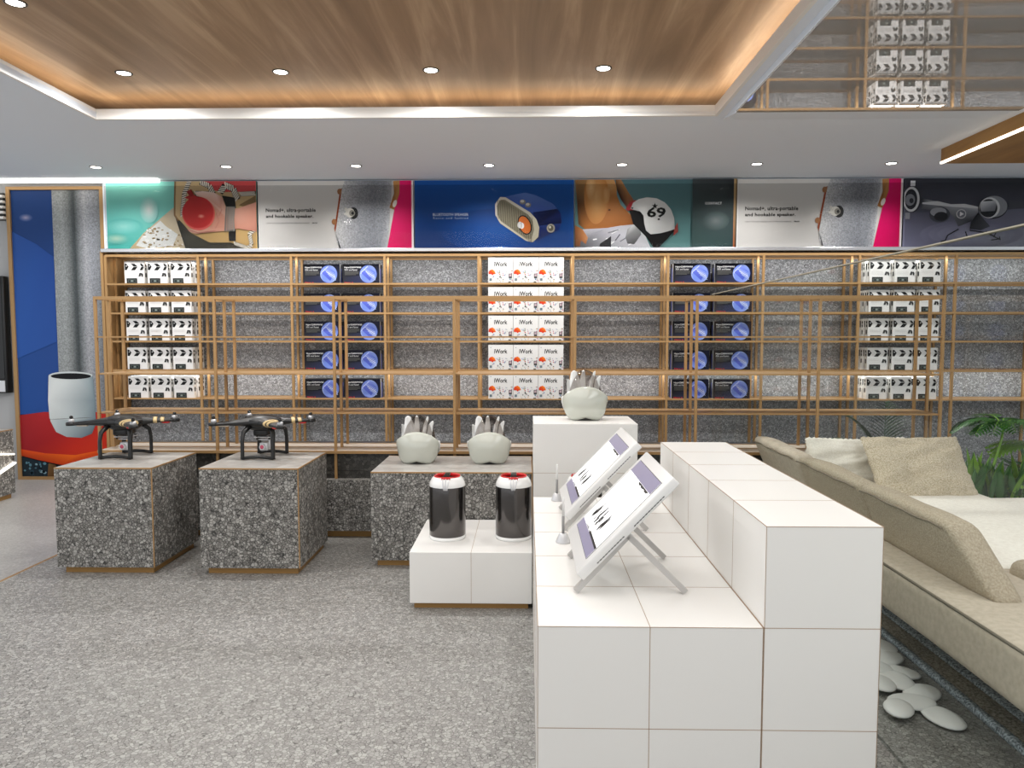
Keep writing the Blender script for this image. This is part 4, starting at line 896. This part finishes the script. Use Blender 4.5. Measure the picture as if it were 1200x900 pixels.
# ------------------------------------------------------------------ rug and pebbles
b = MB(); b.rbox((1.68, 0.2, 0.0), (1.775, 4.95, 0.022), 0.006, 'rug', 2); b.rbox((1.775, 0.2, 0.0), (1.855, 4.95, 0.03), 0.01, 'rugband', 2); b.rbox((1.65, 0.2, 0.0), (1.685, 4.95, 0.028), 0.01, 'rugband', 2)
tag(b.build('floor_rug'), 'brown rug with coarse blue grey border bands under the sofa edge', 'rug')
random.seed(21); first = None
spots = [(1.62, 3.40, 0.05), (1.56, 3.30, 0.055), (1.63, 3.22, 0.06), (1.53, 3.17, 0.05), (1.60, 3.10, 0.065), (1.50, 3.02, 0.06), (1.61, 2.98, 0.05), (1.55, 2.90, 0.06), (1.47, 2.86, 0.05), (1.60, 2.80, 0.06), (1.52, 2.72, 0.06), (1.44, 2.66, 0.05), (1.58, 2.62, 0.06)]
place = ['farthest', 'second farthest', 'third farthest', 'fourth farthest', 'fifth farthest', 'sixth farthest', 'seventh farthest', 'eighth farthest', 'ninth farthest', 'tenth farthest', 'third nearest', 'second nearest', 'nearest']
for k, (x, y, q) in enumerate(spots):
    b = MB(); b.ball((0, 0, 0), 1, 'pebble', (q * 1.5, q * 1.05, 0.014), 20, R=Matrix.Rotation(random.uniform(0, 3), 4, 'Z')); o = b.build('flat_pebble'); o.location = (x - 0.065, y, 0.014 + 0.006 * (k % 3))
    tag(o, 'flat white pebble on the floor between block and sofa, %s of the row' % place[k], 'pebble', 'flat white pebbles beside the rug')

# ------------------------------------------------------------------ plants
def leaf(b, p0, d, L_, w_, m, droop=0.5, n=6, up=Vector((0, 0, 1)), fold=0.25):
    d = Vector(d).normalized(); p = Vector(p0); side = d.cross(up)
    side = side.normalized() if side.length > 1e-3 else Vector((1, 0, 0)); k = b.mi(m); prev = None
    for i in range(n + 1):
        t = i / n; ww = w_ * math.sin(PI * min(1, (t * 0.92 + 0.08)) ** 0.8) * 0.5 + 0.0006; nn = side.cross(d)
        cur = [b.bm.verts.new(p - side * ww + nn * ww * fold), b.bm.verts.new(p), b.bm.verts.new(p + side * ww + nn * ww * fold)]
        if prev:
            for a_, c_ in ((0, 1), (1, 2)):
                f = b.bm.faces.new((prev[a_], prev[c_], cur[c_], cur[a_])); f.material_index = k; f.smooth = True
        prev = cur; p = p + d * (L_ / n); d = (d + Vector((0, 0, -droop / n))).normalized()
def frond(b, p0, d, L_, m, n=16, ll=0.16, droop=1.0, stem='leaflight', lw=0.022):
    d = Vector(d).normalized(); p = Vector(p0); pts = [p.copy()]
    for i in range(n):
        p = p + d * (L_ / n); pts.append(p.copy()); d = (d + Vector((0, 0, -droop / n))).normalized()
        if i > 2:
            side = d.cross(Vector((0, 0, 1))).normalized(); t = i / n; q = ll * math.sin(PI * (0.18 + 0.8 * t))
            for sg in (-1, 1): leaf(b, p, (side * sg + d * 0.75 + Vector((0, 0, 0.12))), q, lw, m, 0.5, 4)
    b.tube(pts, [0.005 - 0.0035 * i / n for i in range(n + 1)], stem, 6)
b = MB(); b.box((2.95, 4.80, 0), (4.6, 5.3, 0.30), 'planter'); b.box((2.98, 4.83, 0.30), (4.57, 5.27, 0.305), 'soil'); tag(b.build('planter_trough'), 'dark planter trough behind the sofa at the right', 'planter')
random.seed(9)
r = thing('potted_palm', (3.16, 5.0, 0.305), 'green palm with a fan of drooping fronds behind the tan pillow', 'palm')
b = MB()
for k in range(15):
    a_ = k / 15 * 2 * PI + 0.3; frond(b, (0.06, 0, 0.47), (math.cos(a_) * 0.9, math.sin(a_) * 0.7, 0.75), random.uniform(0.26, 0.36), 'leaf', 13, 0.13, 1.9)
b.build('fronds', r); b = MB(); b.tube([(-0.03, 0, 0), (0.0, 0, 0.2), (0.05, 0, 0.4), (0.06, 0, 0.48)], [0.012, 0.010, 0.008, 0.006], 'leaflight', 8); b.build('stem', r)
r = thing('potted_palm', (2.80, 5.98, 0.0), 'dark green palm rising behind the right end of the brass rack', 'palm')
b = MB()
for dx, dz, L_ in ((-0.9, 0.9, 0.62), (-0.6, 1.1, 0.62), (0.4, 1.0, 0.55), (0.9, 0.8, 0.6), (-1.0, 0.6, 0.55), (0.0, 1.1, 0.55), (-0.3, 1.2, 0.6), (0.7, 1.1, 0.6)):
    frond(b, (0.1, 0, 0.30), (dx, random.uniform(-0.3, 0.2), dz), L_, 'leafdark', 20, 0.24, 1.7, 'leafdark', 0.03)
b.build('fronds', r); b = MB(); b.tube([(0.1, 0, 0.16), (0.1, 0, 0.24), (0.1, 0, 0.32)], 0.013, 'leafdark', 8); b.build('stem', r)
b = MB(); b.lathe([(0, 0), (0.12, 0), (0.15, 0.2), (0.14, 0.2), (0.13, 0.17), (0, 0.17)], 'planter', c=(0.1, 0, 0), seg=24); b.build('pot', r)
r = thing('leafy_plant', (3.06, 4.95, 0.305), 'clump of upright yellow edged green leaves behind the sofa seat', 'plant')
b = MB()
for k in range(70):
    x, y = random.uniform(-0.12, 0.35), random.uniform(-0.08, 0.1); leaf(b, (x, y, 0), (random.uniform(-0.35, 0.35), random.uniform(-0.4, 0.3), 1), random.uniform(0.2, 0.34), 0.05, 'leaflight' if k % 3 == 0 else 'leaf', 0.25, 6)
b.build('leaves', r)
r = thing('leafy_plant', (3.52, 5.02, 0.305), 'broad leaved green plant at the right edge of the picture', 'plant')
b = MB()
for k in range(22):
    a_ = random.uniform(0, 2 * PI); leaf(b, (random.uniform(-0.05, 0.05), 0, 0.02), (math.cos(a_) * 0.7, math.sin(a_) * 0.6, 1.1), random.uniform(0.3, 0.5), 0.10, 'leafdark' if k % 2 else 'leaf', 1.1, 8)
for k in range(5): a_ = PI * 0.75 + k * 0.2; frond(b, (0, 0, 0.3), (math.cos(a_), math.sin(a_) * 0.4, 0.6), 0.36, 'leaflight', 12, 0.12, 1.4)
b.build('leaves', r)
r = thing('leafy_plant', (3.38, 4.86, 0.305), 'low mound of small bright green leaves at the back of the seat', 'ground cover')
b = MB()
for k in range(420):
    x, y = random.uniform(-0.2, 0.5), random.uniform(-0.03, 0.12); h_ = random.uniform(0.0, 0.15) * (1 - abs(x - 0.15) * 0.9)
    leaf(b, (x, y, h_), (random.uniform(-1, 1), random.uniform(-1, 0.5), random.uniform(0.1, 1)), random.uniform(0.02, 0.035), 0.02, random.choice(['leaf', 'leaflight', 'leaf']), 0.5, 2)
b.build('leaves', r)
